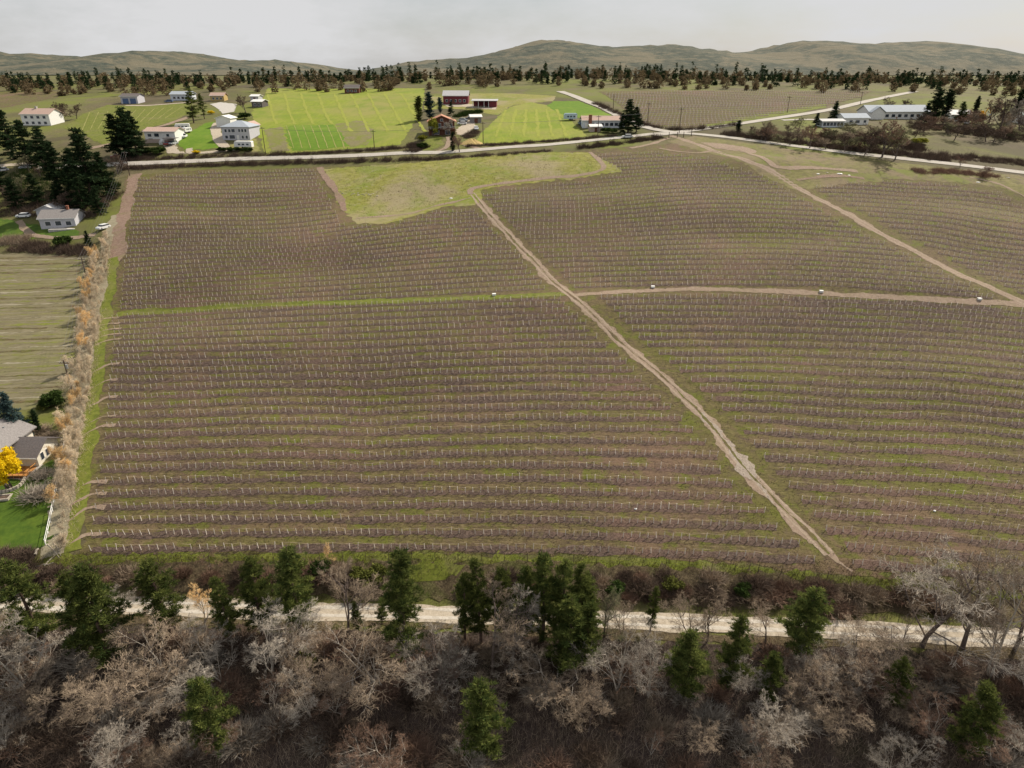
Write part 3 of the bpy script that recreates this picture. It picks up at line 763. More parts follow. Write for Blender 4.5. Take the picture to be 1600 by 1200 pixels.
cnt = {}; named_posts = 0
for blk, bname, w in ROWS:
    k = cnt.get(blk, 0); cnt[blk] = k + 1
    n = len(w)
    # soil strip under the row
    fine = smooth_path(w, 0.9)
    hw = (0.70 if blk in 'DE' else 0.58) + 0.16 * np.sin(np.arange(len(fine)) * 0.37 + k) * rng.uniform(0.3, 1)
    soil_parts.append(ribbon_geo(fine, hw, 0.05, 2, 0.24))
    c = w.mean(0)
    root = empty('vine_row', (w[0, 0], w[0, 1], float(H(w[0, 0], w[0, 1]))), 0, ('%s bare vine row from the near edge of the %s' % (ORD[k], bname)), 'vine row', 'trellised vine rows of the vineyard')
    o0 = np.array(root.location)
    z = H(w[:, 0], w[:, 1])
    base = np.column_stack([w[:, 0], w[:, 1] + rng.normal(0, .05, n), z]) - o0
    keep = rng.random(n) > 0.07
    hgt = np.clip(rng.normal(1.15 if blk in 'DE' else 1.0, 0.11, n), .7, 1.6)
    lean = np.column_stack([rng.normal(0, 0.07, n), rng.normal(0, 0.07, n), hgt])
    if blk in 'DE' and k < 3 and named_posts < 330:
        for q in range(n):
            if not keep[q]: continue
            p = link('post', post_me, root)
            p.location = base[q]; p.rotation_euler = (rng.normal(0, .06), rng.normal(0, .07), rng.uniform(0, 3)); p.scale = (1, 1, hgt[q])
            named_posts += 1
    else:
        bb = base[keep]; V, F = tubes(bb - [0, 0, 0.15], bb + lean[keep], rng.uniform(0.05, 0.08, keep.sum()), rng.uniform(0.045, 0.072, keep.sum()), 4, True)
        tag(link('posts', npmesh('posts', V, F, M_post), root), kind='stuff')
    # cordon / top wire between the posts
    top = base + np.column_stack([np.zeros(n), np.zeros(n), hgt * 0.96])
    if n > 1:
        m = rng.random(n - 1) > 0.2
        V, F = tubes(top[:-1][m], top[1:][m], rng.uniform(0.012, 0.034, m.sum()), rng.uniform(0.010, 0.03, m.sum()), 3)
        tag(link('cordon', npmesh('cordon', V, F, M_wire), root), kind='stuff')
    # canes: a tangle of short bare shoots from the cordon and the ground beside it
    nc = 12
    b = np.repeat(base, nc, 0); m = len(b)
    st = b + np.column_stack([rng.uniform(-0.69, 0.69, m), rng.normal(-0.05, 0.28 if blk in 'DE' else 0.2, m), rng.uniform(0.02, 0.95, m) ** (1.6 if blk in 'DE' else 2.6)])
    en = st + np.column_stack([rng.normal(0, 0.30, m), rng.normal(0, 0.22, m), rng.normal(0.14, 0.24, m) * (1 if blk in 'DE' else .55)])
    V, t = spikes(st, en, 0.027)
    tag(link('canes', npmesh('canes', V, [t], M_cane), root), kind='stuff')
V, F = merge(soil_parts)
so = link('vine_row_soil', npmesh('vine_row_soil', V, F, G_soil, smooth=True)); so['kind'] = 'structure'; so['label'] = 'strips of bare purplish soil under the vine rows'
print('ROWS', len(ROWS), cnt, 'vines', sum(len(r[2]) for r in ROWS), 'named', named_posts)

# ------------------------------------------------------------------ plants: prototypes
def proj(p):
    x, y, z = p[0], p[1], p[2] - CAMZ
    d = y * _c - z * _s
    return 800 + FPX * x / d, 600 - FPX * (y * _s + z * _c) / d


def height_for(base, ty):
    lo, hi = 0.2, 80.0
    for _ in range(40):
        m = (lo + hi) / 2
        if proj((base[0], base[1], base[2] + m))[1] > ty: lo = m
        else: hi = m
    return lo


def pine_proto(seed, kind='pine'):
    """meshes of a conifer 10 m tall: trunk, limbs, needles"""
    r = np.random.default_rng(seed)
    hgt = 10.0
    zs = np.linspace(-0.3, hgt, 9)
    cx = np.cumsum(r.normal(0, 0.05, 9)); cy = np.cumsum(r.normal(0, 0.05, 9))
    cx -= cx[0]; cy -= cy[0]
    tr = np.column_stack([cx, cy, zs]); rad = np.linspace(0.19, 0.02, 9)
    TV, TF = tubes(tr[:-1], tr[1:], rad[:-1], rad[1:], 7)
    C, bias, L0, L1, lr = [], [], [], [], []
    if kind == 'pine': n, z0 = 84, 1.4
    elif kind == 'spruce': n, z0 = 130, 0.5
    elif kind == 'column': n, z0 = 110, 0.2
    else: n, z0 = 110, 0.9
    for q in range(n):
        f = r.random() ** 0.9
        if kind in ('pine', 'fir'):
            nt_ = 15; f = min(.985, (math.floor(f * nt_) + r.normal(.5, .13)) / nt_); f = max(0.0, f)
        z = z0 + (hgt - 0.25 - z0) * f
        if kind == 'pine':
            prof = 1.9 * ((1 - f) ** 0.62 * min(1, 0.55 + 1.8 * f) + 0.06) * r.uniform(0.5, 1.15)
            if f < .2: prof *= r.uniform(.35, 1)
            rise = r.uniform(-0.15, 0.3) + 0.5 * f
        elif kind == 'spruce':
            prof = (2.5 * (1 - f) ** 0.9 + 0.12) * r.uniform(0.75, 1.08); rise = r.uniform(-0.35, -0.05) + 0.3 * f
        elif kind == 'column':
            prof = 1.25 * (np.sin(np.pi * (0.12 + 0.86 * f)) ** 0.5) * r.uniform(0.7, 1.05); rise = r.uniform(0.4, 1.2)
        else:
            prof = (2.3 * (1 - f) ** 0.75 + 0.15) * r.uniform(0.55, 1.15); rise = r.uniform(-0.25, 0.1) + 0.3 * f
        a = r.uniform(0, 2 * np.pi)
        st = np.array([np.interp(z, zs, cx), np.interp(z, zs, cy), z])
        d = np.array([np.cos(a), np.sin(a), rise]); d /= np.linalg.norm(d)
        en = st + d * prof
        L0.append(st); L1.append(en); lr.append(0.02 + 0.018 * prof)
        k = max(3, int(prof * (9 if kind == 'pine' else 8)))
        for t in np.linspace(0.32 if kind == 'pine' else 0.15, 1.03, k):
            p = st + d * prof * t + r.normal(0, 0.15 * (0.4 + t) * (1 if kind == 'pine' else 0.7), 3) * np.array([1, 1, 0.45])
            p[2] -= (0.12 * t * t * prof if kind == 'spruce' else 0)
            C.append(p); bias.append(d * 0.5 + np.array([0, 0, 0.25 if kind == 'pine' else -0.05]))
    C = np.array(C); bias = np.array(bias)
    LV, LT = spikes(np.array(L0), np.array(L1), np.array(lr))
    if kind == 'pine': NV, NQ, tint = tufts(C, 22, 0.36, 0.055, r, bias)
    else: NV, NQ, tint = tufts(C, 11, 0.40, 0.12, r, bias, -0.6, 0.7)
    return (npmesh('trunk', TV, TF, M_pinebark, smooth=True), npmesh('limbs', LV, [LT], M_pinebark), npmesh('crown', NV, [NQ], M_pine, tint))


def bare_proto(seed, spread=1.0, n1=8, n2=6, n3=7, n4=6, first=0.22, up=0.25, stems=1, thick=1.0, fat=1.0):
    """meshes of a leafless tree 10 m tall: trunk, branches, twigs"""
    r = np.random.default_rng(seed)
    segs = [[], [], []]   # trunk, branches, twigs: p0,p1,r0,r1
    tt = []

    def grow(p, d, ln, rad, lvl, tint):
        nseg = (6, 4, 3, 2, 2)[lvl]
        pts = [p]; ds = []
        for q in range(nseg):
            d = d + r.normal(0, (0.07, 0.16, 0.2, 0.22, 0.25)[lvl], 3) + np.array([0, 0, up * (0.0, 0.28, 0.22, 0.2, 0.2)[lvl]])
            d = d / np.linalg.norm(d)
            pts.append(pts[-1] + d * ln / nseg); ds.append(d)
        rr = np.linspace(rad, rad * (0.25 if lvl < 4 else 0.3), nseg + 1)
        tgt = 0 if lvl == 0 else (1 if lvl <= 2 else 2)
        for q in range(nseg):
            segs[tgt].append((pts[q], pts[q + 1], rr[q], rr[q + 1]))
            if tgt == 2: tt.append(tint)
        if lvl == 4: return
        nn = (n1, n2, n3, n4)[lvl]
        for q in range(nn):
            f = (first + (1 - first) * (q + r.random()) / nn) if lvl == 0 else (0.25 + 0.75 * (q + r.random()) / nn)
            k = min(nseg - 1, int(f * nseg)); base = pts[k] + (pts[k + 1] - pts[k]) * (f * nseg - k)
            a = r.uniform(0, 2 * np.pi); side = np.array([np.cos(a), np.sin(a), 0.0])
            dd = ds[k]; side = side - dd * np.dot(side, dd); side /= np.linalg.norm(side) + 1e-6
            ang = r.uniform(0.5, 1.0) * spread if lvl == 0 else r.uniform(0.45, 0.95)
            nd = dd * np.cos(ang) + side * np.sin(ang)
            cl = ln * ((0.62 - 0.25 * f) if lvl == 0 else (0.55 if lvl < 3 else 0.8) * (1.1 - 0.5 * f)) * r.uniform(0.75, 1.2)
            grow(base, nd, cl, max(0.012, rad * (0.5 if lvl == 0 else 0.5) * (1.1 - 0.5 * f)), lvl + 1, r.random())

    for s_ in range(stems):
        a = r.uniform(0, 6.28); t = 0.0 if stems == 1 else r.uniform(0.15, 0.5)
        d0 = np.array([np.cos(a) * t, np.sin(a) * t, 1.0])
        grow(np.array([np.cos(a) * t * 0.4, np.sin(a) * t * 0.4, -0.2]), d0 / np.linalg.norm(d0), 8.0 * r.uniform(0.8, 1.05), 0.17 * thick / (1 if stems == 1 else 1.5), 0, 0.5)
    top = max(s[1][2] for s in segs[2]); k = 10.0 / top
    out = []
    for sg, nm, mt, ns in zip(segs, ('trunk', 'branches', 'crown'), (M_bark, M_bark, M_twig_tan), (6, 4, 3)):
        a = np.array([s[0] for s in sg]) * k; b = np.array([s[1] for s in sg]) * k
        r0 = np.array([s[2] for s in sg]); r1 = np.array([s[3] for s in sg])
        if nm == 'crown': r0 = np.clip(r0, 0.013, 0.02) * fat; r1 = np.clip(r1, 0.007, 0.012) * fat
        V, F = tubes(a, b, r0, r1, ns)
        tint = np.repeat(np.array(tt), 2 * ns) if nm == 'crown' else None
        out.append(npmesh(nm, V, F, mt, tint))
    return tuple(out)


def shrub_proto(seed, n=230, spread=0.9, hgt=2.0):
    r = np.random.default_rng(seed)
    c = np.column_stack([r.normal(0, 0.35, n), r.normal(0, 0.35, n), np.zeros(n) - 0.1])
    d = np.column_stack([c[:, 0] * 1.3 + r.normal(0, 0.45, n) * spread, c[:, 1] * 1.3 + r.normal(0, 0.45, n) * spread, r.uniform(0.6, 1.2, n)])
    d /= np.linalg.norm(d, axis=1)[:, None]
    L = hgt * r.uniform(0.5, 1.05, n)
    mid = c + d * (L * 0.55)[:, None]
    V1, F1 = tubes(c, mid, 0.03, 0.02, 3)
    n2 = n * 4
    f = r.uniform(0.3, 1.0, n2); src = np.repeat(np.arange(n), 4)
    st = c[src] + d[src] * (L[src] * 0.55 * f)[:, None]
    d2 = d[src] + r.normal(0, 0.5, (n2, 3)) + [0, 0, 0.15]
    d2 /= np.linalg.norm(d2, axis=1)[:, None]
    V2, F2 = spikes(st, st + d2 * (hgt * r.uniform(0.2, 0.5, n2))[:, None], 0.022)
    V, F = merge([(V1, F1), (V2, F2)])
    t = np.concatenate([np.repeat(r.random(n), 6), np.repeat(r.random(n2), 4)])
    return npmesh('stems', V, F, M_twig_purple, t)


def leafy_proto(seed, n=420, rad=(1.0, 1.0, 0.9), mat=None, leaf=0.26, per=9):
    r = np.random.default_rng(seed)
    # lumpy ellipsoid: sub-clumps
    k = 14
    cc = dirs(k, r, -0.2, 1.0) * r.uniform(0.35, 0.8, (k, 1))
    C = cc[r.integers(0, k, n)] + dirs(n, r) * (r.random((n, 1)) ** 0.4) * 0.36
    C = C * np.array(rad) + [0, 0, rad[2] * 0.75]
    C[:, 2] = np.maximum(C[:, 2], 0.05)
    V, q, t = tufts(C, per, leaf, leaf * 0.5, r)
    st = np.zeros((8, 3)); st[:, :2] = r.normal(0, 0.1, (8, 2)); st[:, 2] = -0.1
    V2, F2 = spikes(st, cc[:8] * np.array(rad) + [0, 0, rad[2] * 0.75], 0.05)
    return npmesh('foliage', V, [q], mat, t), npmesh('stems', V2, [F2], M_bark)


PINES = [pine_proto(s, 'pine') for s in (101, 102, 103, 104, 105)]
FIRS = [pine_proto(s, 'fir') for s in (201, 202, 203)]
SPRUCES = [pine_proto(s, 'spruce') for s in (301, 302)]
COLUMNS = [pine_proto(s, 'column') for s in (401, 402)]
BARES = [bare_proto(501, 1.0), bare_proto(502, 1.15, 9, 6, 7, 6, 0.12, 0.2), bare_proto(503, 0.8, 8, 6, 7, 6, 0.2, 0.5),
         bare_proto(504, 1.0, 7, 6, 6, 5, 0.1, 0.3, 2), bare_proto(505, 1.25, 9, 7, 7, 5, 0.25, 0.15, 1, 1.2)]
FANS = [bare_proto(521, 1.2, 5, 6, 6, 5, 0.05, 0.15, 4, 0.9), bare_proto(522, 1.1, 5, 6, 6, 5, 0.08, 0.1, 3, 0.9), bare_proto(523, 1.3, 5, 6, 6, 5, 0.05, 0.3, 4, 0.8)]
WANDS = [bare_proto(541, 0.5, 12, 7, 5, 4, 0.06, 0.6, 2, 0.6, 1.5), bare_proto(542, 0.45, 13, 8, 5, 4, 0.05, 0.7, 2, 0.7, 1.5), bare_proto(543, 0.55, 11, 7, 5, 4, 0.05, 0.6, 2, 0.5, 1.5)]
FARB = [bare_proto(561, 1.1, 9, 6, 5, 4, 0.15, 0.3, 1, 1.2, 3.2), bare_proto(562, 1.2, 9, 6, 5, 4, 0.1, 0.25, 2, 1.2, 3.2), bare_proto(563, 0.9, 9, 6, 5, 4, 0.2, 0.5, 1, 1.2, 3.2)]
SHRUBS = [shrub_proto(s) for s in (601, 602, 603, 604)]


def where(p):
    x = proj(p)[0]
    return 'far left' if x < 270 else 'left' if x < 640 else 'middle' if x < 960 else 'right' if x < 1330 else 'far right'


TW = {}


def use_mat(o, m):
    if m is None: return
    o.material_slots[0].link = 'OBJECT'; o.material_slots[0].material = m


def plant(name, meshes, px, py, top=None, h=None, wide=1.0, label=None, cat='tree', group=None, mats=None, rz=None, world=None, tilt=0.0):
    b = np.array(world, float) if world is not None else P(px, py)
    if h is None: h = height_for(b, top)
    root = empty(name, b, rng.uniform(0, 6.28) if rz is None else rz, label, cat, group)
    root.scale = (h / 10 * wide, h / 10 * wide, h / 10)
    root.rotation_euler[0] = rng.normal(0, 0.02) + tilt; root.rotation_euler[1] = rng.normal(0, 0.02)
    for i_, me in enumerate(meshes):
        o = link(me.name.split('.')[0], me, root)
        if o.name.startswith('branches') or o.name.startswith('limbs'): o['kind'] = 'stuff'
        if mats and mats[i_] is not None: use_mat(o, mats[i_])
    return root


def shrub(px, py, h, label, wide=1.0, mat=None, name='bare_shrub', cat='shrub', group=None, world=None):
    b = np.array(world, float) if world is not None else P(px, py)
    o = link(name, SHRUBS[rng.integers(0, len(SHRUBS))])
    o.location = b; o.rotation_euler = (0, 0, rng.uniform(0, 6.28)); o.scale = (h / 2 * wide, h / 2 * wide, h / 2)
    use_mat(o, mat)
    return tag(o, label, cat, group)


def bush(px, py, h, label, wide=1.0, mat=M_hedge, name='evergreen_bush', cat='bush', group=None, seed=None):
    b = P(px, py)
    root = empty(name, b, rng.uniform(0, 6.28), label, cat, group)
    root.scale = (h / 1.7 * wide, h / 1.7 * wide, h / 1.7)
    for me in LEAFY[(seed or rng.integers(0, 100)) % len(LEAFY)]:
        o = link(me.name.split('.')[0], me, root)
        if me.name.startswith('foliage'): use_mat(o, mat)
    return root


LEAFY = [leafy_proto(s, mat=M_hedge) for s in (701, 702, 703)]


def twig_mass(name, pts, per, hgt, mat, r, spread=0.45, rad=0.02, label=None, lean=0.0):
    """many small leafless stems standing on the ground, as one mass"""
    n = len(pts) * per
    b = np.repeat(pts, per, 0) + np.column_stack([r.normal(0, spread, n), r.normal(0, spread, n), np.zeros(n)])
    b[:, 2] = H(b[:, 0], b[:, 1]) + 0.02
    d = np.column_stack([r.normal(0, 0.42, n), r.normal(0, 0.42, n), r.uniform(0.5, 1.1, n)])
    d /= np.linalg.norm(d, axis=1)[:, None]
    hh = np.repeat(np.broadcast_to(hgt, (len(pts),)), per) * r.uniform(0.35, 1.1, n)
    V, t = spikes(b, b + d * hh[:, None], rad)
    o = link(name, npmesh(name, V, [t], mat, np.repeat(r.random(n), 4)))
    return tag(o, label, None, None, 'stuff')


def along(pxpts, n, width, r):
    w = hit([p[0] for p in pxpts], [p[1] for p in pxpts])[:, :2]
    path = smooth_path(w, 0.5)
    i_ = r.integers(0, len(path), n)
    t = np.gradient(path, axis=0); t /= np.linalg.norm(t, axis=1)[:, None]
    nrm = np.column_stack([-t[:, 1], t[:, 0]])
    q = path[i_] + nrm[i_] * r.uniform(-width / 2, width / 2, n)[:, None] + r.normal(0, .2, (n, 2))
    return np.column_stack([q, H(q[:, 0], q[:, 1])])


def inside(pxpoly, n, r):
    """random ground points whose pixels fall in a polygon"""
    pl = np.array(pxpoly, float); lo, hi = pl.min(0), pl.max(0)
    out = []
    while sum(len(o) for o in out) < n:
        x = r.uniform(lo[0], hi[0], n * 2); y = r.uniform(lo[1], hi[1], n * 2)
        k = in_poly(x, y, pxpoly); out.append(np.column_stack([x[k], y[k]]))
    q = np.concatenate(out)[:n]
    return hit(q[:, 0], q[:, 1])


# ------------------------------------------------------------------ foreground: pines
PINE_LIST = [  # base px, base py, top py, widening, label
    (70, 1012, 872, 1.15, 'tall leaning dark pine nearest the left edge, in front of the gravel road'),
    (142, 1030, 893, 1.0, 'slim pine just left of the broad double-crowned pine, left foreground'),
    (172, 1046, 884, 1.25, 'broad dense green pine third from the left edge in the foreground'),
    (268, 992, 873, 1.35, 'bushy bright green pine alone left of the small orange-tipped tree'),
    (363, 1002, 900, 1.0, 'small open-crowned pine with thin trunk crossing the pale gravel road'),
    (410, 990, 871, 1.1, 'short pine close on the left of the tall pointed pine by the road'),
    (470, 984, 851, 1.25, 'tall pointed dark pine with bare lower trunk at the road edge'),
    (640, 1046, 866, 0.95, 'tall narrow spire-like pine standing alone in the foreground middle'),
    (727, 1000, 893, 0.85, 'slender pine at the left end of the dense pine clump'),
    (752, 1004, 874, 0.9, 'second pine from the left in the dense clump, pointed top'),
    (789, 1000, 882, 0.95, 'mid-height pine in the left half of the dense clump'),
    (818, 1006, 884, 0.9, 'pine in the middle of the dense clump behind bare branches'),
    (846, 1008, 868, 1.05, 'tallest dark pine of the dense clump'),
    (876, 1006, 872, 1.05, 'tall pine right of centre in the dense clump'),
    (900, 1000, 880, 0.95, 'pine with forked pale top near the right end of the clump'),
    (915, 996, 898, 0.9, 'rightmost pine of the dense clump'),
    (884, 1052, 938, 1.5, 'broad low olive green pine in front of the dense clump'),
    (918, 1046, 948, 1.2, 'low grey green pine at the right front of the dense clump'),
    (1015, 990, 920, 0.75, 'thin young pine rising across the gravel road right of the clump'),
    (1064, 1090, 984, 1.5, 'round-topped bluish pine at the bottom edge, right of centre'),
    (1136, 1080, 964, 1.0, 'pointed bright green pine at the bottom edge right of centre'),
    (1247, 1022, 918, 1.6, 'stout broad green pine left of the big leafless trees'),
    (1196, 1100, 1022, 1.3, 'low green pine top at the bottom edge before the stout pine'),
    (597, 972, 944, 1.6, 'tiny young pine beside the road left of the spire-like pine'),
    (560, 990, 940, 0.9, 'thin young pine behind the fan-shaped leafless tree'),
    (1390, 1110, 1030, 1.2, 'small pine at the bottom edge below the big leafless trees'),
    (340, 1180, 1062, 1.2, 'pine below the left foreground thicket'),
    (760, 1190, 1060, 1.2, 'pine below the middle of the foreground thicket'),
    (1500, 1190, 1075, 1.2, 'pine below the right foreground thicket'),
]
for k, (bx, by, ty, wide, lab) in enumerate(PINE_LIST):
    plant('pine_tree', PINES[k % len(PINES)], bx, by, ty, None, wide * 1.02, lab, 'pine tree', 'pine trees along the gravel road')

# leafless trees
BARE_LIST = [  # px, py, top, mesh, widening, label, twigs, bark
    (546, 996, 892, BARES[0], 1.15, 'fan-shaped leafless tree between the pointed pine and the spire-like pine', M_twig_tan, M_bark),
    (322, 985, 915, BARES[2], 0.9, 'small leafless tree with orange tips right of the bushy pine', M_twig_orange, M_palebark),
    (1440, 1010, 858, BARES[1], 1.15, 'large spreading leafless tree with dark trunk right of the stout pine', M_twig_grey, M_bark),
    (1504, 1012, 866, BARES[4], 1.0, 'middle one of the three large leafless trees at lower right', M_twig_tan, M_bark),
    (1585, 1016, 872, BARES[0], 1.1, 'large leafless tree at the lower right edge', M_twig_grey, M_bark),
    (1545, 1060, 890, BARES[3], 0.9, 'leaning pale-stemmed leafless tree at the lower right edge', M_twig_tan, M_palebark),
    (1080, 1000, 928, BARES[3], 1.0, 'thin leafless tree over the road right of the thin young pine', M_twig_tan, M_bark),
    (1105, 1002, 932, BARES[2], 1.1, 'leafless tree over the road, right neighbour of another thin one', M_twig_tan, M_bark),
    (1195, 1006, 950, BARES[0], 1.2, 'low leafless tree on the road edge left of the stout pine', M_twig_tan, M_bark),
    (975, 1000, 945, BARES[3], 1.2, 'small leafless tree on the road edge right of the pine clump', M_twig_tan, M_bark),
    (940, 1010, 922, BARES[2], 0.9, 'grey green lichen-covered tree at the right end of the pine clump', M_twig_lichen, M_bark),
    (800, 1040, 905, BARES[4], 0.95, 'grey leafless tree in front of the dense pine clump', M_twig_grey, M_bark),
    (770, 1050, 915, BARES[0], 0.9, 'leafless tree in front of the left half of the pine clump', M_twig_tan, M_bark),
    (430, 1060, 950, FANS[0], 1.1, 'pale-limbed leafless tree below the tall pointed pine', M_twig_grey, M_palebark),
    (600, 1075, 985, FANS[1], 1.3, 'spreading pale leafless tree left of the spire-like pine base', M_twig_tan, M_palebark),
    (270, 1075, 980, FANS[2], 1.4, 'wide fan of pale leafless branches below the bushy pine', M_twig_tan, M_palebark),
    (352, 1070, 990, FANS[1], 1.2, 'pale forked leafless tree below the open-crowned small pine', M_twig_grey, M_palebark),
    (870, 1090, 1015, FANS[2], 1.4, 'wide low leafless crown at the bottom edge under the pine clump', M_twig_tan, M_palebark),
    (700, 1085, 985, FANS[0], 1.2, 'leafless tree between the spire-like pine and the clump, low', M_twig_grey, M_bark),
    (965, 1085, 1000, FANS[1], 1.1, 'white-branched leafless tree at the bottom edge right of the clump', M_twig_grey, M_palebark),
    (1012, 1090, 1010, BARES[3], 1.0, 'white forked leafless tree at the bottom edge left of the bluish pine', M_twig_grey, M_palebark),
    (1330, 1075, 985, FANS[0], 1.3, 'spreading leafless tree below the road right of the stout pine', M_twig_tan, M_bark),
    (1290, 1080, 1000, FANS[2], 1.2, 'low leafless tree just below the stout pine', M_twig_grey, M_bark),
    (1400, 1050, 975, FANS[1], 1.2, 'leafless tree under the large spreading one at lower right', M_twig_tan, M_bark),
    (45, 1080, 965, FANS[0], 1.2, 'pale crooked leafless tree in the lower left corner', M_twig_grey, M_palebark),
    (10, 1050, 960, FANS[2], 1.2, 'leafless tree against the left edge below the road', M_twig_tan, M_bark),
    (215, 1100, 1005, FANS[1], 1.2, 'leafless tree below the broad dense pine', M_twig_tan, M_bark),
    (500, 1090, 1000, FANS[2], 1.1, 'low leafless tree under the fan-shaped tree', M_twig_tan, M_bark),
    (545, 895, 870, BARES[2], 1.0, 'small leafless tree in the brush below the vines, left of centre', M_twig_tan, M_bark),
    (330, 890, 856, BARES[0], 1.2, 'small rusty leafless tree at the grass verge under the vines', M_twig_red, M_bark),
    (512, 886, 850, BARES[2], 0.9, 'thin orange-topped leafless tree at the grass verge', M_twig_orange, M_bark),
    (198, 955, 905, BARES[3], 1.0, 'small pale leafless tree behind the road left of the bushy pine', M_twig_grey, M_palebark),
    (1170, 890, 868, BARES[1], 1.3, 'small rusty leafless tree on the verge at the lower right rows', M_twig_red, M_bark),
]
for bx, by, ty, me, wide, lab, tm, bm in BARE_LIST:
    plant('leafless_tree', me, bx, by, ty, None, wide, lab, 'tree', 'leafless trees by the gravel road', (bm, bm, tm))
rr = np.random.default_rng(77)
pool = FANS + [BARES[3]]
for k in range(46):
    x = rr.uniform(-60, 1660); y = rr.uniform(1045, 1240)
    b = P(x, y)
    plant('leafless_tree', pool[k % 4], 0, 0, None, rr.uniform(4.5, 8.5), rr.uniform(0.9, 1.4), ('pale grey ' if k % 3 == 1 else 'reddish ' if k % 3 == 2 else 'tan ') + 'leafless thicket tree below the gravel road, ' + where(b) + ' foreground', 'tree', 'leafless thicket trees', (M_palebark if k % 3 else M_bark,) * 2 + ((M_twig_tan, M_twig_grey, M_twig_red)[k % 3],), world=b)

# shrubs of the bank and the thicket
for k, q in enumerate(q_ for q_ in inside([(-20, 892), (300, 886), (420, 886), (640, 900), (900, 900), (1000, 898), (1200, 908), (1330, 920), (1600, 950), (1600, 972), (1200, 944), (900, 932), (600, 918), (300, 920), (-20, 916)], 130, rr) if not 625 < proj(q_)[0] < 725):
    shrub(0, 0, rr.uniform(1.3, 2.6), ('dark ', 'dark ', 'reddish ', 'tan ')[k % 4] + 'leafless shrub on the bank above the gravel road, ' + where(q) + ' part', rr.uniform(1.0, 1.6), (M_twig_purple, M_twig_purple, M_twig_red, M_twig_tan)[k % 4], world=q, group='leafless shrubs on the roadside bank')
for k, q in enumerate(inside([(-60, 990), (500, 1002), (1000, 1016), (1660, 1045), (1660, 1220), (-60, 1220)], 170, rr)):
    shrub(0, 0, rr.uniform(1.6, 3.4), ('dark ', 'tan ', 'reddish ', 'grey ', 'dark ')[k % 5] + 'leafless shrub in the thicket below the gravel road, ' + where(q) + ' part', rr.uniform(1.0, 1.6), (M_twig_purple, M_twig_tan, M_twig_red, M_twig_grey, M_twig_purple)[k % 5], world=q, group='leafless shrubs in the foreground thicket')
bush(585, 908, 2.6, 'olive green rounded bush on the bank left of the spire-like pine', 1.5, M_olive, seed=1)
bush(560, 902, 1.8, 'small olive bush on the bank beside the larger rounded one', 1.4, M_olive, seed=2)
bush(1050, 920, 2.0, 'greenish bush on the bank right of the dense pine clump', 1.5, M_olive, seed=3)
bush(1160, 928, 1.8, 'low green bush on the bank above the road, lower right', 1.5, M_hedge, seed=1)
bush(500, 895, 2.0, 'green bush on the bank behind the pointed pine', 1.5, M_hedge, seed=2)
bush(960, 925, 1.8, 'dark green low bush on the bank at the clump right end', 1.5, M_hedge, seed=5)
bush(480, 1040, 2.5, 'yellow green low bush in the thicket beneath the fan-shaped tree', 1.2, M_olive, seed=5)
twig_mass('bank_undergrowth', along([(-100, 908), (300, 904), (600, 908), (900, 918), (1200, 930), (1700, 968)], 2600, 7.0, rr), 9, rr.uniform(0.4, 1.1, 2600), M_twig_purple, rr, 0.5, 0.02, 'low dry brush covering the bank above the road')
twig_mass('bank_weeds', along([(-100, 900), (300, 893), (600, 898), (900, 902), (1200, 915), (1700, 950)], 2200, 8.0, rr), 9, rr.uniform(0.25, 0.7, 2200), M_weed, rr, 0.5, 0.022, 'tawny weeds on the bank above the road')
twig_mass('thicket_undergrowth', inside([(-100, 982), (500, 994), (1000, 1010), (1700, 1042), (1700, 1240), (-100, 1240)], 5200, rr), 9, rr.uniform(0.5, 1.8, 5200), M_twig_purple, rr, 0.6, 0.022, 'dense leafless undergrowth below the road')
twig_mass('thicket_twigs', inside([(-100, 982), (500, 994), (1000, 1010), (1700, 1042), (1700, 1240), (-100, 1240)], 3200, rr), 8, rr.uniform(0.8, 2.4, 3200), M_twig_tan, rr, 0.7, 0.02, 'tan twigs of the thicket below the road')
twig_mass('roadside_weeds', along([(-100, 966), (250, 976), (500, 984), (700, 988), (1000, 998), (1300, 1011), (1700, 1034)], 2200, 2.4, rr), 8, rr.uniform(0.2, 0.5, 2200), M_weed, rr, 0.4, 0.02, 'dry weeds along the lower road edge')
# low weeds and straw that roughen the vineyard floor
_vp = inside([(200, 276), (500, 264), (545, 350), (735, 320), (760, 300), (970, 270), (925, 240), (1060, 236), (1240, 296), (1400, 282), (1620, 310), (1680, 925), (1300, 893), (1000, 868), (140, 866), (165, 640), (188, 400)], 30000, rr)
_wz = (_vp[:, 1] > 60)
for nm, mt, lo, hi, a, b in (('vineyard_weeds', M_olive, 0.10, 0.24, 0, 11000), ('vineyard_straw', M_weed, 0.12, 0.30, 11000, 24000), ('vineyard_prunings', M_twig_purple, 0.2, 0.5, 24000, 30000)):
    twig_mass(nm, _vp[a:b], 4, rr.uniform(lo, hi, b - a), mt, rr, 0.28, 0.035, {'vineyard_weeds': 'green weeds scattered over the vineyard floor', 'vineyard_straw': 'dry straw scattered over the vineyard floor', 'vineyard_prunings': 'dark pruned canes lying between the vine rows'}[nm])
twig_mass('clearing_straw', inside([(510, 264), (790, 241), (930, 242), (940, 266), (750, 298), (690, 320), (556, 346)], 2500, rr), 4, rr.uniform(0.2, 0.6, 2500), M_weed, rr, 0.4, 0.04, 'dry grass tufts on the rough clearing')
twig_mass('verge_grass_blades', along([(-60, 892), (126, 875), (400, 873), (800, 874), (1200, 895), (1700, 950)], 3500, 2.0, rr), 5, rr.uniform(0.15, 0.35, 3500), M_ygreen, rr, 0.3, 0.03, 'fresh grass blades on the verge below the vines')
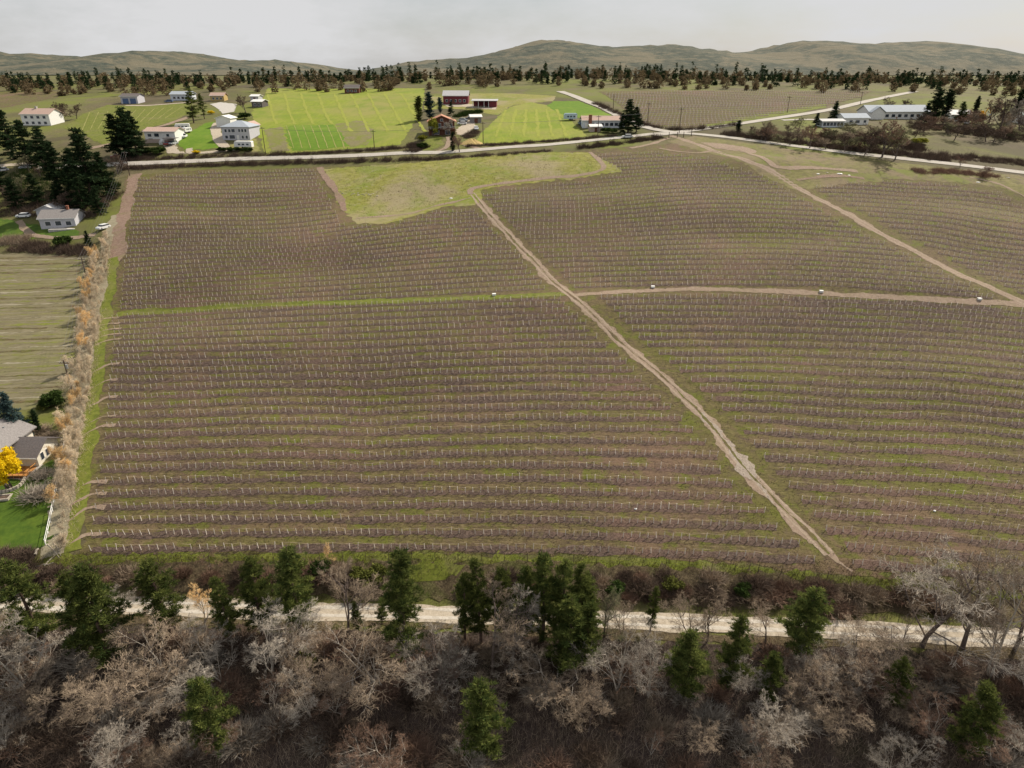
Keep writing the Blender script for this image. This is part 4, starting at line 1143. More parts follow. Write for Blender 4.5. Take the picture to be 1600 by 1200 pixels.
# worn arcs where the machines turn at the left row ends
arcs = []
for blk, bname, w in ROWS:
    if blk == 'D' and w[0, 0] < -40 and rng.random() < 0.6:
        p0 = w[0]; c = np.array([p0 + [1.5, 0.2], p0 + [-1.2, 0.1], p0 + [-2.8, -0.9], p0 + [-3.6, -2.6]])
        c[2:] += rng.normal(0, .4, (2, 2)); pp = smooth_path(c, 0.4)
        arcs.append(ribbon_geo(pp, np.linspace(.5, .12, len(pp)), 0.10, 2, 0.14))
if arcs:
    V, F = merge(arcs); tag(link('headland_tracks', npmesh('headland_tracks', V, F, G_dirt)), 'worn tan wheel arcs at the left ends of the vine rows', kind='structure')

# ------------------------------------------------------------------ box-built things
def box_geo(x0, x1, y0, y1, z0, z1):
    V = np.array([[x, y, z] for z in (z0, z1) for y in (y0, y1) for x in (x0, x1)], float)
    q = np.array([[0, 2, 3, 1], [4, 5, 7, 6], [0, 1, 5, 4], [2, 6, 7, 3], [0, 4, 6, 2], [1, 3, 7, 5]])
    return V, q


def prism_geo(prof, a, b, axis):
    """profile polygon [(u, z)] extruded from a to b along axis ('x': u is y; 'y': u is x)"""
    n = len(prof)
    def pt(u, z, t): return [t, u, z] if axis == 'x' else [u, t, z]
    V = np.array([pt(u, z, a) for u, z in prof] + [pt(u, z, b) for u, z in prof], float)
    F = [np.array([[k, (k + 1) % n, n + (k + 1) % n, n + k] for k in range(n)])]
    F.append(np.array([list(range(n))[::-1]])); F.append(np.array([[n + k for k in range(n)]]))
    return V, F


def fixn(me):
    bm = bmesh.new(); bm.from_mesh(me); bmesh.ops.recalc_face_normals(bm, faces=bm.faces); bm.to_mesh(me); bm.free()
    return me


def part(name, geos, mat, parent, loc=None, fix=True):
    if isinstance(geos, tuple): geos = [geos]
    V, F = merge(geos)
    me = npmesh(name, V, F, mat)
    if fix: fixn(me)
    o = link(name, me, parent)
    if loc is not None: o.location = loc
    return o


def add_window(root, face, u, z, w, h, W, D, name='window', y0=0.0, frame=None):
    t = 0.05; e = 0.10
    def bx(hw, hh0, hh1, out):
        if face == 'f': return box_geo(u - hw, u + hw, y0 - out, y0 + 0.03, hh0, hh1)
        if face == 'r': return box_geo(W / 2 - 0.03, W / 2 + out, u - hw, u + hw, hh0, hh1)
        return box_geo(-W / 2 - out, -W / 2 + 0.03, u - hw, u + hw, hh0, hh1)
    f = part(name, bx(w / 2 + e, z - e, z + h + e, t), frame or M_trim, root)
    part('pane', bx(w / 2, z, z + h, t + 0.025), M_glass, f)
    return f


def house(px, py, W, D, Hw, rise, ridge, wall, roof, label, name='house', cat='house', yaw=0.0, wins=(), doors=(), over=0.5, hip=False, chimney=None, sink=1.5, loc=None, group=None, gable_mat=None):
    """front wall at local y=0 facing the camera; base centre of that wall at the pixel"""
    b = P(px, py) if loc is None else np.array(loc, float)
    root = empty(name, b, yaw, label, cat, group)
    if hip:
        part('wall', box_geo(-W / 2, W / 2, 0, D, -sink, Hw), wall, root)
        o = over; hx = max(0.3, W / 2 - D / 2)
        V = np.array([[-W / 2 - o, -o, Hw - .05], [W / 2 + o, -o, Hw - .05], [W / 2 + o, D + o, Hw - .05], [-W / 2 - o, D + o, Hw - .05],
                      [-W / 2 - o, -o, Hw + .12], [W / 2 + o, -o, Hw + .12], [W / 2 + o, D + o, Hw + .12], [-W / 2 - o, D + o, Hw + .12],
                      [-hx, D / 2, Hw + rise], [hx, D / 2, Hw + rise]], float)
        F = [np.array([[0, 3, 2, 1], [0, 1, 5, 4], [1, 2, 6, 5], [2, 3, 7, 6], [3, 0, 4, 7], [4, 5, 9, 8], [6, 7, 8, 9]]), np.array([[5, 6, 9], [7, 4, 8]])]
        rf = part('roof', (V, F), roof, root)
    else:
        if ridge == 'x':
            pr = [(0, -sink), (D, -sink), (D, Hw), (D / 2, Hw + rise), (0, Hw)]
            part('wall', prism_geo(pr, -W / 2, W / 2, 'x'), wall, root)
            k = rise / (D / 2); o = over; t = 0.2
            pr = [(-o, Hw - k * o + .04), (D / 2, Hw + rise + .04), (D + o, Hw - k * o + .04), (D + o, Hw - k * o + .04 + t), (D / 2, Hw + rise + .04 + t), (-o, Hw - k * o + .04 + t)]
            rf = part('roof', prism_geo(pr, -W / 2 - o, W / 2 + o, 'x'), roof, root)
            part('fascia', box_geo(-W / 2 - o, W / 2 + o, -o - 0.06, -o - 0.004, Hw - k * o, Hw - k * o + .26), M_trim, rf)
        else:
            pr = [(-W / 2, -sink), (W / 2, -sink), (W / 2, Hw), (0, Hw + rise), (-W / 2, Hw)]
            part('wall', prism_geo(pr, 0, D, 'y'), wall, root)
            k = rise / (W / 2); o = over; t = 0.2
            pr = [(-W / 2 - o, Hw - k * o + .04), (0, Hw + rise + .04), (W / 2 + o, Hw - k * o + .04), (W / 2 + o, Hw - k * o + .04 + t), (0, Hw + rise + .04 + t), (-W / 2 - o, Hw - k * o + .04 + t)]
            rf = part('roof', prism_geo(pr, -o, D + o, 'y'), roof, root)
    for w_ in wins: add_window(root, *w_, W, D)
    for d_ in doors:
        face, u, z, w, h, m = d_
        y = box_geo(u - w / 2, u + w / 2, -0.06, 0.03, z, z + h) if face == 'f' else box_geo(W / 2 - .03, W / 2 + .06, u - w / 2, u + w / 2, z, z + h)
        dr = part('door', y, m, root)
        hd = box_geo(u + w * .3, u + w * .3 + .12, -0.12, -0.055, z + h * .45, z + h * .5) if face == 'f' else box_geo(W / 2 + .055, W / 2 + .12, u + w * .3, u + w * .3 + .12, z + h * .45, z + h * .5)
        part('handle', hd, M_metal, dr)
    if chimney:
        cx, cy, cw, cz0, cz1, cm = chimney
        ch = part('chimney', [box_geo(cx - cw / 2, cx + cw / 2, cy - cw / 2, cy + cw / 2, cz0, cz1), box_geo(cx - cw / 2 - .08, cx + cw / 2 + .08, cy - cw / 2 - .08, cy + cw / 2 + .08, cz1 + .004, cz1 + .15)], cm, rf)
    return root


def car(px, py, yaw, mat, label, L=4.5, Wd=1.8, tall=1.5, pickup=False, cat='car', name='parked_car', loc=None):
    b = P(px, py) if loc is None else loc
    root = empty(name, b + np.array([0, 0, 0.12]), yaw, label, cat, 'vehicles parked by the houses')
    h = L / 2
    pr = [(-h, .35), (-h + .1, .72), (-h + .25, .85), (-h * .45, .95), (h * .7, .98), (h - .15, .92), (h, .75), (h, .35), (h * .75, .25), (-h * .75, .25)]
    V, F = prism_geo([(u, z) for u, z in pr], -Wd / 2, Wd / 2, 'y')
    part('body', (V[:, [0, 1, 2]], F), mat, root)
    c0, c1 = (-h * .42, h * (.18 if pickup else .78))
    g = [(c0 - .35, .93), (c0 + .25, tall - .08), (c1 - .25, tall - .08), (c1 + .1, .93)]
    part('window', prism_geo(g, -Wd / 2 + .12, Wd / 2 - .12, 'y'), M_glass, root)
    g = [(c0 + .18, tall - .08), (c0 + .3, tall), (c1 - .3, tall), (c1 - .18, tall - .08)]
    part('roof', prism_geo(g, -Wd / 2 + .1, Wd / 2 - .1, 'y'), mat, root)
    if pickup:
        part('cargo_bed', [box_geo(h * .25, h * .97, -Wd / 2 + .02, -Wd / 2 + .12, .9, 1.12), box_geo(h * .25, h * .97, Wd / 2 - .12, Wd / 2 - .02, .9, 1.12)], mat, root)
    for sx in (-.62, .62):
        for sy in (-1, 1):
            V, F = tubes([[0, -0.11, 0]], [[0, .11, 0]], 0.33, 0.33, 10)
            F = F + [np.array([list(range(10))]), np.array([list(range(10, 20))])]
            w = part('wheel', (V, F), M_tyre, root, (sx * h, sy * (Wd / 2 - .1), .33))
            V, F = tubes([[0, -.125, 0]], [[0, .125, 0]], 0.18, 0.18, 8)
            F = F + [np.array([list(range(8))]), np.array([list(range(8, 16))])]
            part('rim', (V, F), M_metal, w)
    return root


def trailer(px, py, yaw, L, mat, label, tall=2.7, name='travel_trailer', cat='trailer'):
    b = P(px, py)
    root = empty(name, b + np.array([0, 0, 0.12]), yaw, label, cat, 'vehicles parked by the houses')
    h = L / 2
    pr = [(-h, .6), (-h, tall - .7), (-h + .5, tall), (h - .25, tall), (h, tall - .3), (h, .6)]
    part('body', prism_geo(pr, -1.2, 1.2, 'y'), mat, root)
    for u in (-.55, -.1, .4):
        part('window', box_geo(u * h, u * h + h * .28, -1.24, -1.19, 1.35, 1.95), M_glass, root)
    part('door', box_geo(h * .74, h * .92, -1.235, -1.19, .65, 2.2), M_trim, root)
    part('hitch', [box_geo(-h - 1.2, -h + .01, -.08, .08, .45, .58)], M_metal, root)
    for sx in (-.05, .22):
        for sy in (-1, 1):
            V, F = tubes([[0, -0.11, 0]], [[0, .11, 0]], 0.36, 0.36, 10)
            F = F + [np.array([list(range(10))]), np.array([list(range(10, 20))])]
            part('wheel', (V, F), M_tyre, root, (sx * h, sy * 1.12, .36))
    return root


# ---- lower left house with deck
lw = P(62, 729)
wing = empty('house', lw, R(-2), 'cream two-storey house with grey roof, lower wing and cedar deck, left edge', 'house')
W_, D_, Hw_ = 7.6, 6.2, 2.7
part('wall', prism_geo([(0, -1.5), (D_, -1.5), (D_, Hw_), (D_ / 2, Hw_ + 1.7), (0, Hw_)], -W_, 0, 'x'), M_cream, wing)
k_ = 1.7 / (D_ / 2)
rf = part('roof', prism_geo([(-1.0, Hw_ - k_ + .04), (D_ / 2, Hw_ + 1.74), (D_ + .6, Hw_ - k_ * .6 + .04), (D_ + .6, Hw_ - k_ * .6 + .24), (D_ / 2, Hw_ + 1.94), (-1.0, Hw_ - k_ + .24)], -W_, .7, 'x'), M_roofdark, wing)
part('fascia', box_geo(-W_, .7, -1.06, -1.004, Hw_ - k_ - .02, Hw_ - k_ + .26), M_trim, rf)
for u in (1.4, 2.9):
    f = part('window', box_geo(-.03, .05, u - .45, u + .45, .8, 2.3), M_trim, wing); part('pane', box_geo(0, .08, u - .38, u + .38, .88, 2.22), M_glass, f)
part('door', box_geo(-5.6, -3.6, -.05, .03, .1, 2.2), M_glass, wing)
mW, mD, mH = 9.0, 10.0, 4.5
mx0 = -5.2
part('upper_wall', prism_geo([(mx0 - mW, -1.5), (mx0, -1.5), (mx0, mH), (mx0 - mW / 2, mH + 2.0), (mx0 - mW, mH)], -3.0, mD - 3.0, 'y'), M_cream, wing)
k2 = 2.0 / (mW / 2)
rf2 = part('upper_roof', prism_geo([(mx0 - mW - .7, mH - k2 * .7 + .04), (mx0 - mW / 2, mH + 2.04), (mx0 + .7, mH - k2 * .7 + .04), (mx0 + .7, mH - k2 * .7 + .24), (mx0 - mW / 2, mH + 2.24), (mx0 - mW - .7, mH - k2 * .7 + .24)], -3.7, mD - 2.3, 'y'), M_roofgrey, wing)
for u in (2.6, 4.6):
    f = part('window', box_geo(mx0 - .03, mx0 + .05, u - .6, u + .6, 2.7, 3.9), M_trim, wing); part('pane', box_geo(mx0, mx0 + .08, u - .5, u + .5, 2.8, 3.8), M_glass, f)
part('roof_vent', box_geo(mx0 - 3.0, mx0 - 2.7, 4.0, 4.3, mH + .8, mH + 1.7), M_metal, rf2)
dk = part('deck', [box_geo(-9.5, -.4, -3.4, -.05, -.1, .06)], M_deck, wing)
for q in range(12):
    part('plank', box_geo(-9.5, -.42, -3.38 + q * .277, -3.38 + q * .277 + .25, .064, .10), M_deck, dk)
part('railing', [box_geo(-9.5, -.4, -3.45, -3.38, .85, .97), box_geo(-.42, -.34, -3.38, -.1, .85, .97)], M_deck, dk)
for q in range(9):
    part('post', box_geo(-9.4 + q * 1.1, -9.3 + q * 1.1, -3.44, -3.39, -1.6, .85), M_deck, dk)
part('skirt', box_geo(-9.5, -.4, -3.36, -3.3, -1.8, -.12), M_log, dk)
for nm, pts, wdt, mt in (('garden_path', [(64, 726), (52, 737), (42, 746), (34, 752)], 1.1, M_concrete), ('garden_path', [(36, 748), (20, 746), (0, 748), (-20, 750)], 0.9, M_concrete)):
    ribbon(nm, pts, wdt, mt, 0.12, 0.6, 0.04, 3)
# stone retaining wall in an arc
sw = hit([40, 36, 26, 12, -2, -20], [748, 756, 764, 769, 771, 772])
pth = smooth_path(sw[:, :2], 0.55)
rw = empty('retaining_wall', (pth[0, 0], pth[0, 1], float(H(*pth[0]))), 0, 'low curved pale stone retaining wall below the cedar deck', 'wall')
for q in range(len(pth) - 1):
    for lay in range(2):
        p = (pth[q] + pth[q + 1]) / 2; a = math.atan2(*(pth[q + 1] - pth[q])[::-1])
        l = 0.27 + rng.uniform(-.03, .03); g_ = box_geo(-l, l, -.2, .2, 0, .28 + rng.uniform(-.02, .03))
        g_[0][4:, :2] *= 0.9
        o = part('stone', g_, M_stone, rw); o.rotation_euler = (0, 0, a + rng.normal(0, .08))
        o.location = (p[0] - rw.location.x, p[1] - rw.location.y, float(H(*p)) - rw.location.z + lay * .29)
gb = P(4, 779)
gbed = empty('raised_bed', gb, R(8), 'small pale stone-edged planter on the lawn at the left edge', 'planter')
for q, g_ in enumerate((box_geo(-1.4, 1.4, -.9, -.65, 0, .4), box_geo(-1.4, 1.4, .65, .9, 0, .4), box_geo(1.15, 1.4, -.645, .645, 0, .4), box_geo(-1.4, -1.15, -.645, .645, 0, .4))):
    part('edging', g_, M_stone, gbed)
part('soil', box_geo(-1.14, 1.14, -.64, .64, 0, .25), G_soil, gbed)
plant('blue_spruce', SPRUCES[0], 33, 688, 610, None, 1.15, 'blue-green spruce behind the cream house at the left edge', 'spruce tree', mats=(None, None, M_pine_blue))
plant('cypress', COLUMNS[0], 62, 678, 640, None, 1.0, 'dark narrow cypress right of the blue spruce', 'tree', mats=(None, None, M_fir))
plant('dark_fir', FIRS[0], -4, 690, 645, None, 1.1, 'dark fir cut by the left edge beside the cream house', 'tree', mats=(None, None, M_fir))
bush(36, 676, 3.0, 'dark green bush under the blue spruce', 1.3, M_hedge, seed=1)
bush(46, 668, 2.4, 'rusty green bush between spruce and cream house', 1.2, M_olive, seed=2)
bush(86, 632, 3.0, 'dark round bush at the corner of the straw field', 1.4, M_hedge, seed=3)
bush(76, 636, 2.4, 'dark bush left of the round one at the straw field corner', 1.3, M_hedge, seed=2)
bush(67, 640, 1.6, 'small brownish bush at the straw field edge', 1.4, M_olive, seed=1)
yt = P(17, 764)
yr_ = empty('yellow_willow', yt, 0.4, 'bright yellow blossoming tree in front of the cream house', 'tree')
yr_.scale = (3.5, 3.5, 4.9)
for me in leafy_proto(733, 1500, (1.0, 1.0, 1.0), M_yellow, 0.11, 12): link(me.name.split('.')[0], me, yr_)
shrub(62, 676, 2.2, 'leafless brown shrub between the cream house and the windbreak', 1.6, M_twig_tan)
shrub(78, 684, 1.8, 'leafless shrub with arching stems at the cream house corner', 1.6, M_twig_tan)
shrub(60, 775, 3.2, 'grey leafless shrub on the lawn beside the windbreak', 1.3, M_twig_grey)
shrub(66, 745, 2.4, 'leafless shrub on the lawn below the deck path', 1.3, M_twig_grey)
for k in range(9):
    shrub(0, 0, rr.uniform(1.8, 2.8), 'dark leafless shrub along the lower end of the lawn', 1.6, M_twig_purple, world=P(rr.uniform(-10, 60), rr.uniform(868, 890)), group='shrubs below the lawn')

# ---- windbreak of bare willows and poplars
EDGE_L = [(150, 398), (140, 450), (131, 505), (124, 560), (118, 610), (110, 655), (103, 700), (95, 745), (87, 785)]
EDGE_R = [(170, 372), (163, 420), (153, 480), (145, 540), (137, 600), (129, 650), (121, 700), (112, 760), (103, 815), (95, 858)]
for edge, mt, lab, hh, nm, grp in ((EDGE_L, M_twig_orange, 'orange-twigged leafless willow in the windbreak row, left side', 3.7, 'willow_tree', 'orange willows of the windbreak'),
                                   (EDGE_R, M_twig_straw, 'straw-grey leafless poplar in the windbreak row, right side', 3.0, 'poplar_tree', 'grey poplars of the windbreak')):
    w = hit([p[0] for p in edge], [p[1] for p in edge])[:, :2]
    pth = smooth_path(w, 1.5)
    for k, p in enumerate(pth):
        if rng.random() < .12: continue
        p = p + rng.normal(0, .45, 2)
        m_ = mt if rng.random() > .5 else M_twig_straw
        plant(nm, WANDS[k % 3], 0, 0, None, hh * rng.uniform(.55, 1.25), rng.uniform(.7, 1.2), lab, 'tree', grp, (M_palebark, M_palebark, m_), world=(p[0], p[1], float(H(*p))))
twig_mass('windbreak_suckers', along(EDGE_L, 900, 3.0, rr), 8, rr.uniform(0.8, 2.4, 900), M_twig_straw, rr, 0.35, 0.018, 'straw-coloured suckers at the foot of the windbreak')
# white rail fence
fp = hit([104, 98, 91, 84, 78, 72], [690, 722, 757, 794, 824, 852])
pth = smooth_path(fp[:, :2], 2.4)
fence = empty('rail_fence', (pth[0, 0], pth[0, 1], float(H(*pth[0]))), 0, 'long white rail fence between the lawn and the windbreak', 'fence')
o0 = np.array(fence.location)
p3 = np.column_stack([pth, H(pth[:, 0], pth[:, 1])]) - o0
for q in range(len(p3)):
    part('post', box_geo(-.06, .06, -.06, .06, -.2, 1.25), M_white, fence, p3[q])
for q in range(len(p3) - 1):
    for z in (0.6, 1.15):
        V, F = tubes([p3[q] + [0, 0, z]], [p3[q + 1] + [0, 0, z]], 0.05, 0.05, 4)
        part('rail', (V, F), M_white, fence, fix=False)
# fallen pale trunks at the lower end
for k, (xa, ya, xb, yb, rad) in enumerate(((70, 884, 86, 868, .10), (54, 887, 84, 880, .12), (76, 850, 92, 872, .09), (84, 848, 96, 868, .08), (55, 868, 60, 858, .25))):
    a = P(xa, ya); b = P(xb, yb); n = 5
    t = np.linspace(0, 1, n)[:, None]; L_ = a + (b - a) * t + rng.normal(0, .06, (n, 3)); L_[:, 2] = np.array([float(H(q[0], q[1])) for q in L_]) + rad * .7
    V, F = tubes(L_[:-1], L_[1:], np.linspace(rad, rad * .6, n)[:-1], np.linspace(rad, rad * .6, n)[1:], 6)
    o = link('fallen_log', npmesh('fallen_log', V, F, M_palebark)); tag(o, ['pale fallen log slanting at the fence end', 'longest pale fallen log lying below the windbreak', 'thin fallen branch leaning at the windbreak foot', 'thinnest fallen branch under the windbreak poplars', 'short thick white stump beside the lawn corner'][k], 'log', 'fallen wood at the windbreak end')

# ---- wire fence below the bottom vine row
fx = np.arange(140, 1330, 36.0)
fy = np.interp(fx, [126, 400, 800, 1000, 1200, 1330], [879, 876, 877, 883, 896, 909])
fpw = hit(fx, fy)
wf = empty('wire_fence', fpw[0], 0, 'dark post and wire fence on the grass verge below the vines', 'fence')
pm = npmesh('post', *tubes([[0, 0, -.2]], [[0, 0, 1.7]], .045, .04, 5), M_polewood)
for q in fpw: link('post', pm, wf).location = q - fpw[0]
V, F = merge([tubes(fpw[:-1] - fpw[0] + [0, 0, z], fpw[1:] - fpw[0] + [0, 0, z], .005, .005, 3) for z in (.5, 1.0, 1.55)])
tag(link('wires', npmesh('wires', V, F, M_cable), wf), kind='stuff')

# ---- white bins on the cross track
for k, (x, y, lab) in enumerate(((772, 462, 'white bin at the grass lane left of the track crossing'), (1020, 450, 'white bin on the cross track nearest the track crossing'), (1283, 457, 'white bin midway along the cross track'), (1530, 469, 'white bin on the cross track near the right-hand track'))):
    b = P(x, y); r_ = empty('white_bin', b, rng.uniform(-.2, .2), lab, 'bin', 'white bins along the cross track', 0.72)
    part('body', [box_geo(-.62, .62, -.5, .5, .12, .72)], M_white, r_); part('lid', box_geo(-.66, .66, -.54, .54, .724, .80), M_white, r_)
    for sx in (-.5, .5): part('skid', box_geo(sx - .06, sx + .06, -.5, .5, 0, .116), M_polewood, r_)
for k, (x, y, lab) in enumerate(((993, 796, 'small white sack between vine rows, lower middle'), (1460, 799, 'small white sack between vine rows, lower right'))):
    b = P(x, y); V = np.array(dirs(60, rng)) * [.35, .28, .2] + [0, 0, .18]
    bm = bmesh.new(); bmesh.ops.create_icosphere(bm, subdivisions=2, radius=1.0)
    for v in bm.verts: v.co = Vector((v.co.x * .24, v.co.y * .18, max(-.02, v.co.z * .15 + .1))) * (1 + rng.normal(0, .07))
    me = bpy.data.meshes.new('sack'); bm.to_mesh(me); bm.free(); me.materials.append(M_white)
    o = link('sack', me); o.location = b; tag(o, lab, 'sack')


def rock(x, y, s, lab, mat=M_stone):
    b = P(x, y); bm = bmesh.new(); bmesh.ops.create_icosphere(bm, subdivisions=2, radius=1.0)
    s *= 0.6
    for v in bm.verts: v.co = Vector((v.co.x * s * 1.6, v.co.y * s, max(-.05, v.co.z * s * .45 + s * .1))) * (1 + rng.normal(0, .1))
    me = bpy.data.meshes.new('boulder'); bm.to_mesh(me); bm.free(); me.materials.append(mat)
    o = link('boulder', me); o.location = b; return tag(o, lab, 'rock', 'pale rocks on the clearings')


for x, y, s, lab in ((1278, 272, .7, 'pale rock left of the larger white one on the right bank'), (1312, 272, 1.1, 'largest white rock on the right grassy bank'), (1292, 270, .6, 'small pale rock between two others on the right bank'), (1326, 274, .6, 'small white rock right of the largest on the bank'),
                     (705, 310, .7, 'small white rock by the clearing track fork'), (560, 305, .6, 'pale stone on the left part of the clearing'), (1575, 278, .8, 'pale rock at the right edge of the bank'), (1528, 285, .8, 'white rock on the track at the right bank')):
    rock(x, y, s, lab, M_white if 'white' in lab else M_stone)
V = []
for k in range(26):
    c = P(570 + rng.normal(0, 13), 304 + rng.normal(0, 1.6)); V.append((c, rng.uniform(.12, .3)))
gs = []
for c, s in V:
    g_ = box_geo(-s, s, -s * .7, s * .7, -.05, s * .7); gs.append((g_[0] * (1 + rng.normal(0, .15, (8, 1))) + c, g_[1]))
tag(part('rubble', gs, M_stone, None), 'scattered pale rubble on the rough clearing', kind='stuff')

# ------------------------------------------------------------------ utility poles
def pole(px, py, top, label, arm=True, transformer=False, rz=0.0):
    b = P(px, py); h = height_for(b, top)
    r_ = empty('utility_pole', b, rz, label, 'utility pole', 'wooden utility poles')
    V, F = tubes([[0, 0, -.3]], [[0, 0, h]], .16, .11, 8, False)
    part('post', (V, F + [np.array([list(range(8, 16))])]), M_polewood, r_)
    if arm:
        a = part('crossarm', box_geo(-1.1, 1.1, -.06, .06, h - .7, h - .56), M_polewood, r_)
        for u in (-1.0, -.45, .45, 1.0):
            V, F = tubes([[u, 0, h - .556]], [[u, 0, h - .36]], .05, .03, 6)
            part('insulator', (V, F), M_white, a)
    if transformer:
        V, F = tubes([[.42, -.1, h - 1.9]], [[.42, -.1, h - 1.0]], .27, .27, 10)
        part('transformer', (V, F + [np.array([list(range(10))]), np.array([list(range(10, 20))])]), M_metal, r_)
    return np.array([b[0], b[1], b[2] + h - .36])


def cables(pts, label):
    prs = []
    for a, b in zip(pts[:-1], pts[1:]):
        n = 14; t = np.linspace(0, 1, n)[:, None]
        for u in (-.9, 0, .9):
            q = a + (b - a) * t; q[:, 2] -= (4 * t * (1 - t))[:, 0] * np.linalg.norm(b - a) * .018; q[:, 0] += u
            prs.append(tubes(q[:-1], q[1:], .016, .016, 3))
    V, F = merge(prs); o = link('power_line', npmesh('power_line', V, F, M_cable)); tag(o, label, 'power line')
    return o


t1 = pole(112, 607, 563, 'wooden utility pole with grey transformer beside the windbreak', True, True)
t2 = pole(136, 436, 402, 'utility pole at the far right corner of the straw field', True)
t3 = pole(203, 275, 236, 'utility pole at the back corner of the vineyard by the road', True)
cables([t1, t2, t3], 'thin dark power line running along the windbreak')
q1 = pole(415, 240, 198, 'utility pole at the left corner of the big green field')
q2 = pole(585, 231, 203, 'utility pole in front of the turned soil patch')
q3 = pole(755, 225, 190, 'utility pole at the edge of the right green field')
q4 = pole(934, 213, 180, 'utility pole in front of the pink-roofed bungalow')
q5 = pole(1061, 209, 168, 'tall utility pole at the road junction')
cables([q1, q2, q3, q4, q5], 'thin power line along the back road')
pole(1012, 190, 160, 'utility pole left of the junction by the fir trees')
pole(1230, 176, 150, 'utility pole at the upper road edge of the far vineyard')
pole(1344, 164, 143, 'utility pole on the right part of the upper road')
pole(958, 172, 148, 'utility pole beside the slanting far road')
pole(1080, 213, 196, 'short post right of the junction', False)
for k, x in enumerate((1020, 1045, 1058, 1068)):
    pole(x, 216 - (x > 1050), 206, ('leftmost', 'second', 'third', 'rightmost')[k] + ' short fence post at the vineyard entrance', False)

# ------------------------------------------------------------------ houses on the bench
def row_wins(n, x0, x1, z, w, h, face='f'):
    return [(face, x0 + (x1 - x0) * (k + .5) / n, z, w, h) for k in range(n)]


# white bungalow at the left
bg = house(252, 223, 13.6, 8.5, 4.6, 1.3, 'x', M_white, M_roofpink, 'long white bungalow with pinkish low roof left of the lawn', wins=[('f', -4.6, 2.5, 1.6, 1.1), ('f', -1.4, 2.5, 2.0, 1.3), ('f', 3.6, 2.6, 1.2, 1.0), ('f', -4.4, .4, 1.8, 1.3), ('f', 4.8, .5, 1.8, 1.1)], doors=[('f', 1.2, 2.1, 1.0, 2.1, M_white)], yaw=R(-3))
pt_ = part('base_wall', box_geo(-6.9, 6.9, -.45, -.08, -1.2, 1.5), M_stucco, bg)
cp = part('carport_roof', box_geo(3.2, 8.6, -4.2, -.5, 2.1, 2.3), M_roofdark, bg)
for u in (3.4, 8.4):
    part('post', box_geo(u - .09, u + .09, -4.1, -3.92, -1.2, 2.096), M_trim, bg)
st = part('stairs', [box_geo(.4, 2.0, -.5 - .45 * (q + 1), -.5 - .45 * q - .004, -1.0, 1.8 - .28 * q) for q in range(5)], M_trim, bg)
car(312, 231, R(80), M_red, 'dark red car parked before the white bungalow', loc=P(263, 227))
car(271, 226, R(75), M_silver, 'silver car parked right of the dark red one')
car(288, 215, R(100), M_whitecar, 'white pickup parked on the lawn edge right of the bungalow', L=5.2, tall=1.75, pickup=True, cat='truck', name='parked_pickup')
trailer(286, 204, R(20), 6.5, M_white, 'white camper trailer behind the white bungalow', 2.9)
trailer(292, 208, R(75), 4.5, M_white, 'short white trailer standing crosswise behind the bungalow', 2.3)
trailer(382, 232, R(-4), 7.6, M_white, 'long white travel trailer in front of the grey house', 2.9)
# grey two-storey house and its garage
house(370, 219, 12.5, 10.5, 5.4, 2.4, 'x', M_greywall, M_roofblue, 'pale grey two-storey house with hipped blue-grey roof', hip=True, yaw=R(-5),
      wins=[('f', -4.4, 3.3, 1.0, 1.2), ('f', -2.7, 3.3, 1.0, 1.2), ('f', -1.0, 3.3, 1.5, 1.3), ('f', 1.8, 3.4, .9, 1.2), ('f', 3.2, 3.4, .9, 1.2), ('f', 4.6, 3.4, .9, 1.2), ('f', -4.4, .7, 1.2, 1.2), ('f', -1.8, .6, 2.4, 1.5), ('f', 3.0, .7, .9, 1.2), ('f', 4.8, .7, .9, 1.2)], doors=[('f', .8, 0, 1.0, 2.1, M_white)])
house(350, 199, 7.0, 7.0, 4.0, 1.1, 'y', M_white, M_trim, 'white gabled garage behind the grey two-storey house', 'garage', 'garage', R(-4), doors=[('f', 0, 0, 4.6, 2.6, M_trim)])
house(390, 205, 5.0, 6.0, 2.6, 1.4, 'y', M_greywall, M_roofpink, 'low annex with tan roof right of the grey house', 'annex', 'outbuilding', R(-5), wins=[('f', 0, .9, 1.4, 1.1)])
# log cabin
cb = house(691, 211, 11.0, 9.0, 5.6, 2.2, 'y', M_log, M_roofcopper, 'red-brown log chalet with copper-red gabled roof', 'log_chalet', 'house', R(6), wins=[('f', -3.4, 3.0, 1.1, 1.7), ('f', -1.0, 3.0, 1.1, 1.7), ('f', 1.6, 3.0, 1.1, 1.7), ('f', 3.8, 3.0, 1.3, 1.8), ('f', 0, 5.7, 1.0, .8), ('f', -2.5, .3, 2.4, 1.6), ('f', 2.4, .3, 2.0, 1.6)], over=.9)
dk2 = part('balcony', box_geo(-6.0, 6.0, -1.9, -.01, 2.45, 2.6), M_log, cb)
part('railing', [box_geo(-6.0, 6.0, -1.95, -1.87, 3.4, 3.5)], M_trim, dk2)
for q in range(12): part('baluster', box_geo(-5.95 + q * 1.08, -5.88 + q * 1.08, -1.94, -1.88, 2.604, 3.396), M_trim, dk2)
for u in (-5.6, 0, 5.6): part('post', box_geo(u - .12, u + .12, -1.8, -1.56, -1.4, 2.446), M_log, dk2)
car(735, 187, R(15), M_black, 'black car parked beside the white-roofed shed')
house(744, 192, 5.0, 5.0, 2.6, .8, 'x', M_roofgrey, M_white, 'small shed with white roof beside the gravel yard', 'shed', 'shed', R(10), doors=[('f', 0, 0, 1.6, 2.0, M_log)])
car(724, 190, R(160), M_silver, 'small silver car parked in the chalet yard, left of the black car')
car(744, 203, R(100), M_whitecar, 'white car at the field side of the gravel yard')
car(722, 195, R(5), M_whitecar, 'white car parked close to the chalet, at the yard corner')
